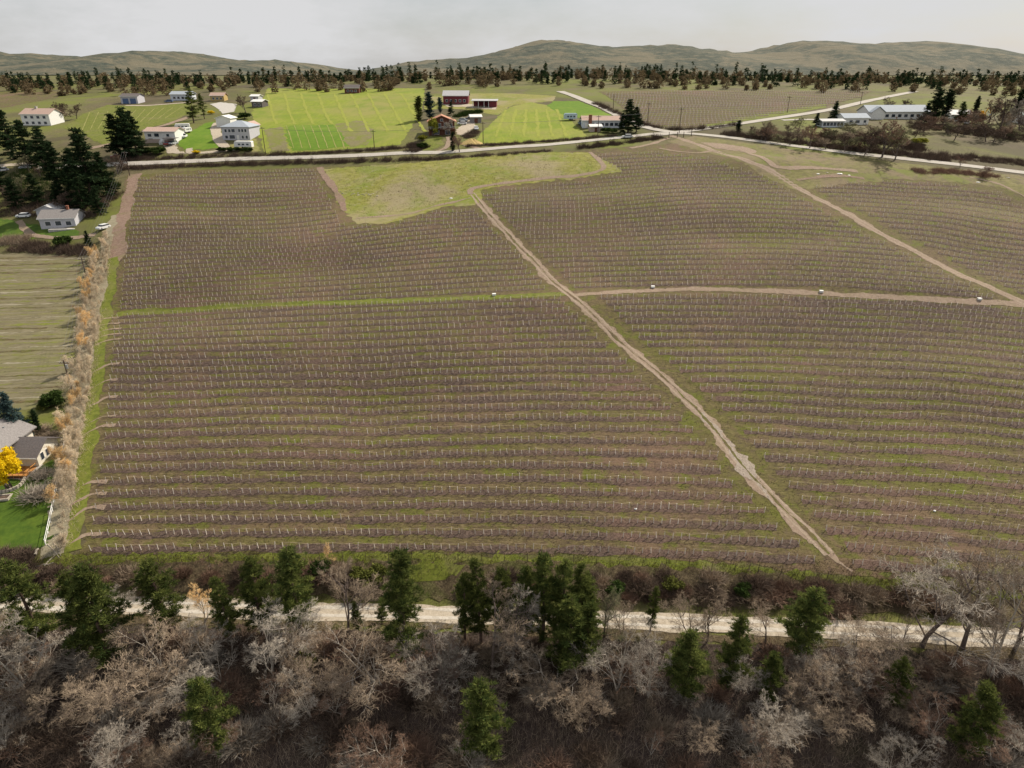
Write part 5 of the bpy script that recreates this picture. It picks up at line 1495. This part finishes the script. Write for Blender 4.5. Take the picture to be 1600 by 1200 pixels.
# barns
bn = house(712, 163, 13.5, 9.0, 4.4, 2.2, 'x', M_barn, M_roofsilver, 'long dark red barn with pale roof behind the chalet trees', 'barn', 'barn', R(-2), wins=row_wins(5, -6, 6.0, 1.2, 1.1, 1.2), doors=[('f', -1.2, 0, 2.0, 2.8, M_log)])
sh = empty('open_shed', P(757, 168), R(-3), 'open-fronted red shed with lean-to grey roof right of the barn', 'shed')
part('wall', [box_geo(-6.3, 6.3, 5.0, 5.2, -1, 3.6), box_geo(6.1, 6.3, .2, 4.996, -1, 3.3), box_geo(2.4, 6.096, .2, .35, -1, 3.1)], M_barn, sh)
part('roof', prism_geo([(-1.0, 3.2), (5.9, 3.75), (5.9, 3.95), (-1.0, 3.4)], -7.0, 7.0, 'x'), M_roofsilver, sh)
for u in (-6.2, -3.2, -.2, 2.2): part('post', box_geo(u - .12, u + .12, -.2, .04, -1, 3.2), M_trim, sh)
car(773, 166, R(90), M_black, 'dark car parked at the right end of the open shed')
# pink-roofed bungalow
pb = house(943, 200, 19.0, 8.5, 3.2, 1.5, 'x', M_bluewhite, M_roofpink, 'long bungalow with pinkish roof and brick chimney near the junction', wins=row_wins(7, -6.0, 8.8, .9, 1.5, 1.3), doors=[('f', -7.8, 0, 1.1, 2.1, M_white)], yaw=R(1))
part('chimney', [box_geo(-6.9, -5.5, -1.1, -.06, -1, 5.4), box_geo(-7.0, -5.4, -1.2, .04, 5.404, 5.6)], M_brick, pb)
car(907, 195, R(95), M_blue, 'blue pickup truck left of the pink-roofed bungalow', L=5.4, tall=1.9, pickup=True, cat='truck', name='parked_pickup')
vn = trailer(891, 188, R(6), 6.2, M_paleblue, 'pale blue camper van on the green field edge', 3.0, 'camper_van', 'van')
house(931, 206, 5.0, 3.0, 2.2, .7, 'x', M_stucco, M_trim, 'small pale-roofed garden shed before the pink-roofed bungalow', 'garden_shed', 'shed', R(12), doors=[('f', 0, 0, 1.2, 1.8, M_log)])
bush(948, 207, 2.2, 'rounded green hedge bush before the pink-roofed bungalow', 2.0, M_hedge, seed=1)
bush(957, 208, 2.0, 'second green hedge bush right of the first, pink-roofed bungalow', 2.0, M_hedge, seed=2)
car(980, 216, R(4), M_whitecar, 'white car driving on the back road before the junction')
# right-hand houses
h1 = house(1403, 186, 31.0, 11.0, 3.4, 2.6, 'x', M_white, M_roofblue, 'long house with blue-grey roof behind bare trees, upper right', wins=row_wins(9, -14, 15, .9, 1.7, 1.3), yaw=R(4))
g1 = part('gable_wall', prism_geo([(-15.4, -1.0), (-9.0, -1.0), (-9.0, 3.4), (-12.2, 5.6), (-15.4, 3.4)], -2.6, -.02, 'y'), M_white, h1)
part('gable_roof', prism_geo([(-16.0, 3.1), (-12.2, 5.75), (-8.4, 3.1), (-8.4, 3.32), (-12.2, 5.97), (-16.0, 3.32)], -3.1, -.01, 'y'), M_roofblue, h1)
h2 = house(1337, 195, 12.0, 8.0, 3.0, 1.6, 'x', M_white, M_roofblue, 'white cottage with pale roof joined left of the long blue-grey house', wins=[('f', -2.6, .8, 1.5, 1.2), ('f', .6, .8, 2.0, 1.2), ('f', 4.2, .9, 1.2, 1.1)], yaw=R(5))
h3 = house(1301, 199, 10.5, 6.0, 2.6, .7, 'x', M_bluewhite, M_roofsilver, 'low glazed sunroom with pale flat roof left of the white cottage', 'sunroom', 'outbuilding', R(5), wins=row_wins(6, -4.9, 4.9, .7, 1.3, 1.4))
house(1500, 190, 9.0, 8.0, 3.2, 1.8, 'x', M_white, M_roofsilver, 'white house with pale roof between dark conifers, upper right', yaw=R(-8), wins=[('f', -2.4, .9, 1.4, 1.2), ('f', 2.0, .9, 1.4, 1.2)])
house(1612, 194, 9.0, 8.0, 3.2, 2.0, 'x', M_white, M_roofteal, 'pale teal roofed house cut by the right edge', yaw=R(20), wins=[('f', -2.4, .9, 1.4, 1.2)])
car(1522, 186, R(-10), M_whitecar, 'white car right of the conifer house, upper right')
car(1508, 194, R(30), M_whitecar, 'white car below the conifer house, upper right')
# small buildings at the far left top
house(203, 162, 10.0, 8.0, 4.0, 1.2, 'x', M_greywall, M_roofdark, 'grey garage with dark doors at the top left', 'garage', 'garage', R(-2), doors=[('f', -2.2, 0, 3.4, 2.8, M_blue), ('f', 2.2, 0, 3.4, 2.8, M_blue)])
car(264, 160, R(10), M_blue, 'dark blue car on the far left drive')
house(283, 157, 12.0, 8.0, 3.4, 1.4, 'x', M_bluewhite, M_roofblue, 'pale blue house behind the dark blue car', wins=row_wins(4, -5, 5, .9, 1.4, 1.2))
house(402, 168, 6.5, 6.0, 3.0, .9, 'x', M_roofdark, M_white, 'dark cabin with white roof at the corner of the green field', 'cabin', 'cabin', R(-15), wins=[('f', -1.2, .8, 1.3, 1.3), ('f', 1.4, .8, 1.3, 1.3)])
house(398, 158, 5.0, 5.0, 2.6, .8, 'x', M_greywall, M_white, 'small shed with white roof behind the dark cabin', 'shed', 'shed', R(-10), doors=[('f', 0, 0, 1.4, 1.9, M_log)])
house(340, 158, 8.0, 6.0, 3.0, 1.4, 'x', M_sand, M_roofpink, 'tan house at the end of the paved court', wins=row_wins(3, -3.4, 3.4, .9, 1.2, 1.1))
house(550, 146, 9.0, 7.0, 3.2, 1.6, 'x', M_log, M_roofdark, 'brown cabin at the far edge of the big green field', 'cabin', 'cabin', wins=row_wins(3, -3.6, 3.6, .9, 1.2, 1.1))
# houses among the trees, left
house(58, 196, 15.0, 10.0, 5.2, 2.2, 'x', M_white, M_roofpink, 'large white house with red-tan roof among conifers, upper left', wins=row_wins(4, -6.5, 6.5, 3.2, 1.5, 1.2) + row_wins(4, -6.5, 6.5, .6, 1.5, 1.2), yaw=R(-6), chimney=(-2.0, 5.0, .9, 6.0, 8.4, M_concrete))
hb = house(92, 356, 11.0, 8.5, 3.2, 1.9, 'x', M_greywall, M_roofgrey, 'grey-roofed house with pale patio beside the windbreak top, left', yaw=R(8), wins=[('f', -3.0, .8, 1.6, 1.3), ('f', .2, .8, 1.8, 1.4), ('f', 3.4, .8, 1.6, 1.3)], chimney=(2.4, 4.2, .7, 4.6, 6.4, M_brick))
part('patio', box_geo(-2.0, 6.0, -3.2, -.02, -1.2, .12), M_concrete, hb)
house(76, 344, 6.5, 6.5, 3.4, 1.4, 'y', M_greywall, M_roofsilver, 'small pale-roofed garage left of the patio house', 'garage', 'garage', R(8), doors=[('f', 0, 0, 3.4, 2.4, M_trim)])
car(37, 340, R(8), M_whitecar, 'white car on the lawn left of the patio house')
car(162, 358, R(70), M_whitecar, 'white car parked at the top of the windbreak')
car(4, 268, R(60), M_whitecar, 'white car at the left edge among the conifers')
car(40, 264, R(10), M_silver, 'silver car in the clearing among the left conifers')
car(182, 247, R(30), M_red, 'red car by the road left of the white bungalow')
ribbon('gravel_drive', [(30, 345), (40, 358), (50, 366), (70, 370), (110, 372), (150, 366)], 2.0, G_dirt, 0.12, 1.2, 0.3)
ribbon('gravel_drive', [(-30, 262), (20, 258), (50, 256), (90, 262)], 3.4, G_gravel, 0.12, 1.5, 0.3)
ribbon('gravel_drive', [(140, 232), (165, 227), (185, 222)], 3.0, G_dirt, 0.12, 1.5, 0.3)

# excavator
ex = empty('excavator', P(1533, 184), R(25), 'yellow excavator with folded boom among bare trees, upper right', 'excavator')
for sy in (-1, 1):
    part('track', prism_geo([(-1.9, .1), (-1.6, .75), (1.6, .75), (1.9, .1), (1.6, 0), (-1.6, 0)], sy * 1.0 - .3, sy * 1.0 + .3, 'y'), M_tyre, ex)
part('body', [box_geo(-1.7, 1.5, -1.2, 1.2, .85, 2.0)], M_excav, ex)
cbn = part('cab', box_geo(.2, 1.5, .1, 1.2, 2.004, 3.3), M_excav, ex)
part('window', box_geo(.35, 1.53, .2, 1.23, 2.3, 3.1), M_glass, cbn)
V, F = tubes([[1.4, -.3, 1.8], [3.4, -.3, 4.6]], [[3.4, -.3, 4.6], [5.6, -.3, 4.2]], [.32, .3], [.3, .26], 4); bo = part('boom', (V, F), M_excav, ex)
V, F = tubes([[5.6, -.3, 4.2]], [[5.9, -.3, 1.6]], .24, .18, 4); part('stick', (V, F), M_excav, ex)
part('bucket', prism_geo([(5.3, 1.0), (6.4, 1.1), (6.3, 1.7), (5.6, 1.7)], -.8, .2, 'y'), M_metal, ex)

# ------------------------------------------------------------------ trees and brush of the bench
FF = (None, None, M_fir)
for k, (x, y, t, me, wd_, lab) in enumerate([
    (22, 250, 170, FIRS[0], 1.2, 'dark conifer near the left edge above the clearing'), (46, 262, 186, FIRS[1], 1.3, 'dark conifer before the large white house'), (72, 268, 196, FIRS[2], 1.3, 'broad dark conifer right of the large white house'),
    (95, 296, 220, FIRS[0], 1.2, 'dark conifer in the middle of the left grove'), (120, 300, 230, FIRS[1], 1.3, 'dark conifer left of the tallest in the left grove'), (146, 318, 198, FIRS[2], 1.25, 'tallest dark conifer of the left grove'),
    (168, 306, 236, FIRS[0], 1.2, 'dark conifer at the right end of the left grove'), (60, 322, 270, FIRS[1], 1.3, 'low conifer behind the patio house garage'), (30, 326, 276, FIRS[2], 1.3, 'low conifer near the left edge behind the lawn'),
    (100, 328, 272, FIRS[0], 1.3, 'low conifer behind the patio house'), (132, 332, 276, FIRS[1], 1.2, 'low conifer right behind the patio house'), (5, 305, 240, FIRS[2], 1.3, 'conifer cut by the left edge above the lawn'),
    (188, 248, 176, FIRS[1], 1.3, 'leftmost dark conifer of the group beside the white bungalow'), (203, 247, 166, FIRS[2], 1.3, 'tallest dark conifer beside the white bungalow'), (216, 244, 172, FIRS[0], 1.2, 'right-hand dark conifer beside the white bungalow'),
    (196, 240, 184, FIRS[0], 1.2, 'back conifer of the group beside the white bungalow'), (158, 335, 290, FIRS[2], 1.2, 'small conifer at the top of the windbreak'), (140, 386, 360, FIRS[0], 1.1, 'dark small conifer beside the windbreak top'),
]):
    plant('conifer', me, x, y, t, None, wd_, lab, 'conifer', 'dark conifers of the left grove', FF)
for k, (x, y, t, me, wd_, lab, mt) in enumerate([
    (303, 192, 138, PINES[0], 1.3, 'tall open pine behind the lawn with bare lower trunk', M_pine), (320, 186, 146, PINES[2], 1.1, 'slim pine right of the tall open pine', M_pine),
    (655, 190, 150, COLUMNS[0], 1.6, 'dark rounded conifer left of the chalet', M_pine), (673, 186, 144, COLUMNS[1], 1.7, 'tallest conifer behind the chalet', M_pine_blue), (688, 176, 152, COLUMNS[0], 1.7, 'bluish conifer behind the chalet roof', M_pine_blue),
    (705, 180, 158, FIRS[1], 1.2, 'small dark conifer right of the chalet roof', M_fir), (708, 236, 206, COLUMNS[1], 1.5, 'dark green conifer between the two chalet drives', M_fir),
    (981, 208, 154, FIRS[2], 1.4, 'large dark fir at the road junction', M_fir), (994, 207, 166, FIRS[0], 1.3, 'second fir right of the large one at the junction', M_fir), (972, 209, 176, FIRS[1], 1.2, 'low fir left of the large one at the junction', M_fir),
    (1153, 211, 188, COLUMNS[0], 2.0, 'dark rounded evergreen alone right of the junction', M_fir), (1302, 190, 157, SPRUCES[1], 1.3, 'dark cone-shaped spruce behind the sunroom', M_fir), (1275, 198, 176, FIRS[0], 1.4, 'dark low fir left of the sunroom', M_fir),
    (1456, 195, 138, COLUMNS[1], 1.7, 'tall dark conifer right of the long blue-grey house', M_fir), (1472, 194, 140, COLUMNS[0], 1.6, 'second tall dark conifer right of the long house', M_fir), (1444, 193, 160, FIRS[1], 1.4, 'lower dark conifer at the end of the long house', M_fir),
    (1497, 196, 158, FIRS[2], 1.2, 'green conifer before the conifer house', M_hedge), (1519, 192, 150, COLUMNS[0], 1.0, 'slim dark conifer right of the conifer house', M_fir), (1584, 188, 140, COLUMNS[1], 1.5, 'tall dark conifer near the right edge', M_fir),
]):
    plant('conifer', me, x, y, t, None, wd_, lab, 'conifer', 'conifers on the bench', (None, None, mt))
for k, (x, y, t, me, wd_, lab, mt) in enumerate([
    (1265, 232, 194, BARES[0], 1.2, 'reddish leafless tree left of the big round bare tree', M_twig_red), (1235, 228, 206, BARES[3], 1.2, 'small leafless tree right of the dark evergreen', M_twig_purple),
    (1378, 246, 182, BARES[4], 1.35, 'big rounded leafless tree overhanging the right road', M_twig_red), (1398, 250, 196, BARES[1], 1.2, 'olive-tinged leafless tree right of the big rounded one', M_twig_lichen), (1350, 243, 200, BARES[0], 1.2, 'leafless tree left of the big rounded one', M_twig_purple),
    (1320, 238, 208, BARES[3], 1.3, 'low leafless tree above the right road', M_twig_purple), (1385, 180, 152, BARES[4], 1.3, 'leafless tree in front of the long blue-grey roof, left one', M_twig_purple), (1418, 180, 154, BARES[1], 1.3, 'leafless tree in front of the long blue-grey roof, right one', M_twig_purple),
    (1545, 192, 150, BARES[0], 1.4, 'reddish leafless tree right of the excavator', M_twig_red), (1562, 205, 148, BARES[1], 1.3, 'tall leafless tree near the right edge', M_twig_purple), (1592, 210, 150, BARES[2], 0.9, 'pale-stemmed leafless tree at the right edge', M_twig_grey),
    (384, 176, 146, BARES[2], 1.3, 'leafless tree behind the paved court', M_twig_purple), (1205, 213, 190, BARES[1], 1.2, 'pale leafless tree between the two roads', M_twig_lichen), (1178, 212, 196, BARES[0], 1.3, 'dark leafless tree beside the rounded evergreen', M_twig_purple),
    (718, 238, 210, BARES[3], 1.4, 'reddish leafless tree between the chalet drives', M_twig_red), (700, 214, 184, BARES[2], 0.9, 'thin leafless tree in front of the chalet', M_twig_grey), (90, 190, 158, BARES[1], 1.4, 'leafless tree behind the large white house', M_twig_purple),
    (120, 186, 160, BARES[0], 1.4, 'leafless tree right behind the large white house', M_twig_purple), (1500, 262, 244, BARES[3], 1.3, 'low rusty leafless tree beside the right road', M_twig_red), (1535, 276, 258, BARES[1], 1.6, 'rusty leafless tree overhanging the right road', M_twig_red),
]):
    plant('leafless_tree', FARB[k % 3], x, y, t, None, wd_, lab, 'tree', 'leafless trees on the bench', (M_bark, M_bark, mt))
rs = np.random.default_rng(91)
for k in range(84):
    if k < 50: x, y = rs.uniform(1420, 1670), rs.uniform(192, 222)
    elif k < 74: x, y = rs.uniform(1285, 1425), rs.uniform(208, 243)
    else: x, y = rs.uniform(1170, 1290), rs.uniform(206, 226)
    plant('scrub_tree', FARB[k % 3], x, y, None, rs.uniform(3.5, 7.5), rs.uniform(1.5, 2.3), ('dark brown', 'greyish', 'reddish', 'grey green')[k % 4] + ' leafless scrub tree on the slope below the ' + ('upper right houses' if k < 50 else 'white cottage' if k < 74 else 'road fork'), 'tree', 'scrub trees on the upper right slope', (M_bark, M_bark, (M_twig_purple, M_twig_tan, M_twig_red, M_twig_lichen)[k % 4]))
for k in range(16):
    x, y = rs.uniform(-10, 190), rs.uniform(266, 338)
    plant('scrub_tree', FARB[k % 3], x, y, None, rs.uniform(4, 8), rs.uniform(1.2, 1.7), 'dark leafless scrub tree among the left conifer grove', 'tree', 'scrub trees in the left grove', (M_bark, M_bark, (M_twig_purple, M_twig_lichen)[k % 2]))
yb = P(677, 213); r_ = empty('yellow_green_tree', yb, .3, 'yellow-green leafing tree left of the chalet', 'tree'); r_.scale = (2.6, 2.6, 4.2)
for me in leafy_proto(744, 500, (1.0, 1.0, 1.0), M_ygreen, 0.2, 9): link(me.name.split('.')[0], me, r_)
bush(660, 220, 2.6, 'yellow-green bush below the leafing tree', 1.5, M_ygreen, seed=2)
bush(660, 232, 2.4, 'dark reddish bush beside the left chalet drive', 1.6, M_hedge, seed=1)
bush(330, 178, 1.8, 'yellow flowering bush by the paved court', 1.6, M_yellow, seed=1)
bush(307, 240, 1.4, 'yellow flowering bush at the gravel drive', 2.2, M_yellow, seed=2)
bush(382, 186, 3.2, 'dark rounded bush behind the grey house', 1.8, M_hedge, seed=3)
for k, x in enumerate((347, 360, 372, 388)):
    bush(x, 237, 2.0, ('leftmost', 'second', 'third', 'rightmost')[k] + ' round green bush by the roadside below the travel trailer', 1.6, M_hedge, seed=k + 1)
for k, x in enumerate((225, 237, 249)):
    bush(x, 241, 3.0, ('left', 'middle', 'right')[k] + ' dark green hedge bush before the white bungalow', 1.7, M_hedge, seed=k + 1)
bush(100, 384, 3.4, 'dark round bush below the patio house', 1.3, M_hedge, seed=1)
bush(1436, 225, 2.6, 'yellow-green bush in the grass right of the big rounded tree', 2.0, M_ygreen, seed=1)


def brush_band(name, pts, n, width, h0, h1, mat, label, per=16, rad=0.05):
    p_ = along(pts, n, width, rr)
    v_ = 0.5 + 0.5 * np.sin(p_[:, 0] * 0.9 + 2 * np.sin(p_[:, 0] * .23)) * np.sin(p_[:, 1] * 0.7 + 1.3)
    keep_ = v_ > 0.18
    return twig_mass(name, p_[keep_], per, (h0 + (h1 * 1.25 - h0) * v_ ** 1.4)[keep_], mat, rr, 0.55, rad, label)


brush_band('roadside_brush', [(190, 264), (300, 260), (400, 257), (520, 254), (640, 250), (700, 248)], 700, 2.4, 1.0, 2.4, M_twig_purple, 'dark leafless brush below the back road, left half')
brush_band('roadside_brush', [(700, 247), (780, 242), (860, 236)], 200, 2.0, .6, 1.4, M_twig_purple, 'low dark brush below the back road, middle')
brush_band('roadside_brush', [(905, 232), (960, 226), (1010, 219), (1035, 216)], 300, 3.0, 1.0, 2.6, M_twig_purple, 'dark brush below the back road near the junction')
brush_band('roadside_brush', [(190, 250), (300, 246), (400, 243), (470, 241), (560, 236), (640, 231), (665, 230)], 600, 3.0, .8, 1.9, M_twig_purple, 'brown brush above the back road, left half')
brush_band('roadside_brush', [(730, 229), (800, 225), (900, 218), (960, 212)], 400, 2.4, .6, 1.5, M_twig_purple, 'brown brush above the back road before the right green field')
brush_band('roadside_brush', [(930, 162), (960, 176), (990, 188), (1020, 199), (1080, 203), (1150, 195)], 500, 3.0, 1.0, 2.4, M_twig_purple, 'dark brush between the far road and the far vineyard')
brush_band('roadside_brush', [(1130, 210), (1200, 218), (1300, 231), (1400, 241), (1480, 250)], 900, 5.0, 1.2, 3.2, M_twig_purple, 'dark brush above the right road')
brush_band('roadside_brush', [(1340, 218), (1400, 226), (1440, 236)], 500, 9.0, 1.2, 3.4, M_twig_purple, 'dark brush below the white cottage')
brush_band('hillside_scrub', [(1420, 196), (1500, 204), (1600, 215), (1680, 222)], 900, 22.0, 1.0, 3.0, M_twig_purple, 'dark scrub below the upper right houses')
brush_band('hillside_scrub', [(1440, 246), (1500, 246), (1560, 252), (1680, 262)], 600, 8.0, .8, 2.2, M_twig_purple, 'dark scrub above the right road, right end')
brush_band('hillside_scrub', [(1430, 268), (1500, 270), (1560, 278)], 350, 4.0, .6, 1.8, M_twig_red, 'rusty scrub below the right road')
brush_band('hillside_scrub', [(1180, 206), (1240, 212), (1300, 216), (1330, 214)], 400, 12.0, .6, 2.0, M_twig_tan, 'tan scrub between the two right roads')
brush_band('garden_scrub', [(20, 388), (60, 388), (110, 392), (140, 392)], 400, 6.0, .8, 2.6, M_twig_purple, 'purple-brown scrub above the straw field')
brush_band('garden_scrub', [(0, 378), (40, 376)], 160, 5.0, 1.0, 2.6, M_twig_tan, 'tan scrub at the left edge above the straw field')
brush_band('grove_undergrowth', [(0, 320), (60, 318), (110, 322), (170, 320)], 700, 22.0, 1.0, 3.0, M_twig_purple, 'dark undergrowth of the left conifer grove')
brush_band('grove_undergrowth', [(0, 285), (60, 282), (110, 288), (180, 275)], 600, 30.0, 1.0, 3.0, M_hedge, 'green undergrowth of the left conifer grove')
brush_band('garden_scrub', [(640, 226), (665, 228), (640, 238)], 200, 5.0, .8, 2.0, M_twig_purple, 'dark scrub left of the chalet drive')
brush_band('garden_scrub', [(716, 183), (735, 176), (752, 176)], 220, 5.0, 1.0, 2.4, M_hedge, 'dark green scrub between the chalet and the barns')
brush_band('garden_scrub', [(725, 216), (735, 212), (742, 206)], 140, 5.0, .6, 1.6, M_twig_purple, 'dark scrub below the gravel yard')
brush_band('windbreak_weeds', EDGE_R, 900, 2.6, .4, 1.2, M_twig_straw, 'straw weeds along the foot of the windbreak', 8, .03)
sp = P(737, 224); bm = bmesh.new(); bmesh.ops.create_cone(bm, cap_ends=True, segments=24, radius1=5.5, radius2=.6, depth=2.6)
for v in bm.verts: v.co += Vector((rng.normal(0, .25), rng.normal(0, .25), 1.0))
me = bpy.data.meshes.new('sand_pile'); bm.to_mesh(me); bm.free(); me.materials.append(M_sand)
o = link('sand_pile', me); o.location = sp; o.scale = (1, .7, .8); tag(o, 'pile of tan sand beside the right green field', 'sand pile')

# ------------------------------------------------------------------ far vineyard on the bench
FV = [(948, 150), (1010, 196), (1080, 200), (1150, 190), (1230, 176), (1300, 164), (1345, 152), (1360, 143), (935, 143)]
sheet('far_vineyard_ground', FV, G_alley, 0.05, 4.0, 0.4)
sp_, pp_ = [], []
for y0 in np.concatenate([np.arange(146, 170, 2.6), np.arange(170, 202, 3.2)]):
    x = np.arange(940, 1360, 4.0); y = y0 - (x - 1010) * 0.028
    k = in_poly(x, y, FV)
    if k.sum() < 5: continue
    w = hit(x[k], y[k])
    sp_.append(ribbon_geo(smooth_path(w[:, :2], 3.0), 0.8, 0.12, 2, 0.2))
    q = smooth_path(w[:, :2], 1.9); q = np.column_stack([q, H(q[:, 0], q[:, 1])])
    pp_.append(tubes(q - [0, 0, .1], q + [0, 0, 1.4], .09, .08, 4))
V, F = merge(sp_); tag(link('far_vine_soil', npmesh('far_vine_soil', V, F, G_soil)), 'purplish soil strips of the far vineyard', kind='structure')
V, F = merge(pp_); tag(link('far_vine_posts', npmesh('far_vine_posts', V, F, M_post)), 'rows of pale posts in the far vineyard', kind='stuff')
sheet('far_left_vineyard', [(-40, 176), (20, 166), (60, 158), (90, 152), (100, 143), (-40, 143)], G_alley, 0.05, 4.0, 0.4)

# ------------------------------------------------------------------ beyond: tree belt and hills
rb = np.random.default_rng(5)
for nm, cnt_, mt, h0, h1, lean_, lab in (('distant_wood', 620, M_fir, 4, 13, .2, 'distant dark conifers along the rim of the bench'), ('distant_broadleaf_wood', 760, M_weed, 3, 9, .42, 'distant leafless brown trees along the rim of the bench')):
    cs, tr0, tr1 = [], [], []
    for k in range(cnt_):
        x = rb.uniform(-560, 560); y = rb.uniform(500, 650) if nm == 'distant_wood' else rb.uniform(470, 650); z = float(H(x, y)); h = rb.uniform(h0, h1) * (0.6 + 0.4 * math.sin(x / 37.0 + y / 60) ** 2)
        n = 40
        f = rb.random(n) ** 1.3; rad = (h * lean_ * (1 - f) ** .8 if nm == 'distant_wood' else h * lean_ * np.sin(np.pi * (.15 + .8 * f))) + .3; a = rb.uniform(0, 6.28, n)
        cs.append(np.column_stack([x + rad * np.cos(a) * rb.uniform(.3, 1, n), y + rad * np.sin(a), z + .2 + f * h]))
        tr0.append([x, y, z - .3]); tr1.append([x, y, z + h * .9])
    V, q, t = tufts(np.concatenate(cs), 6, 1.2, .6, rb)
    tag(link(nm, npmesh(nm, V, [q], mt, t)), lab, kind='stuff')
    V, F = tubes(tr0, tr1, .15, .04, 5); tag(link('distant_trunks', npmesh('distant_trunks', V, F, M_bark)), 'trunks of the ' + lab, kind='stuff')
xs_ = np.linspace(-9000, 9000, 240); ys_ = np.linspace(5200, 9000, 24)
X, Y = np.meshgrid(xs_, ys_)
ridge = 160 + 90 * np.sin(xs_ / 1300) + 60 * np.sin(xs_ / 520 + 1) + 25 * np.sin(xs_ / 190)
prof = np.sin(np.clip((Y - 5200) / 3800, 0, 1) * np.pi) ** .8
Z = -60 + CAMZ + ridge[None, :] * prof + rb.normal(0, 6, X.shape) * prof
i = (np.arange(23)[:, None] * 240 + np.arange(239)[None, :]).ravel()
tag(link('hills', npmesh('hills', np.stack([X, Y, Z], -1).reshape(-1, 3), [np.stack([i, i + 1, i + 241, i + 240], -1)], M_hill, smooth=True)), 'low wooded hills on the horizon', kind='structure')
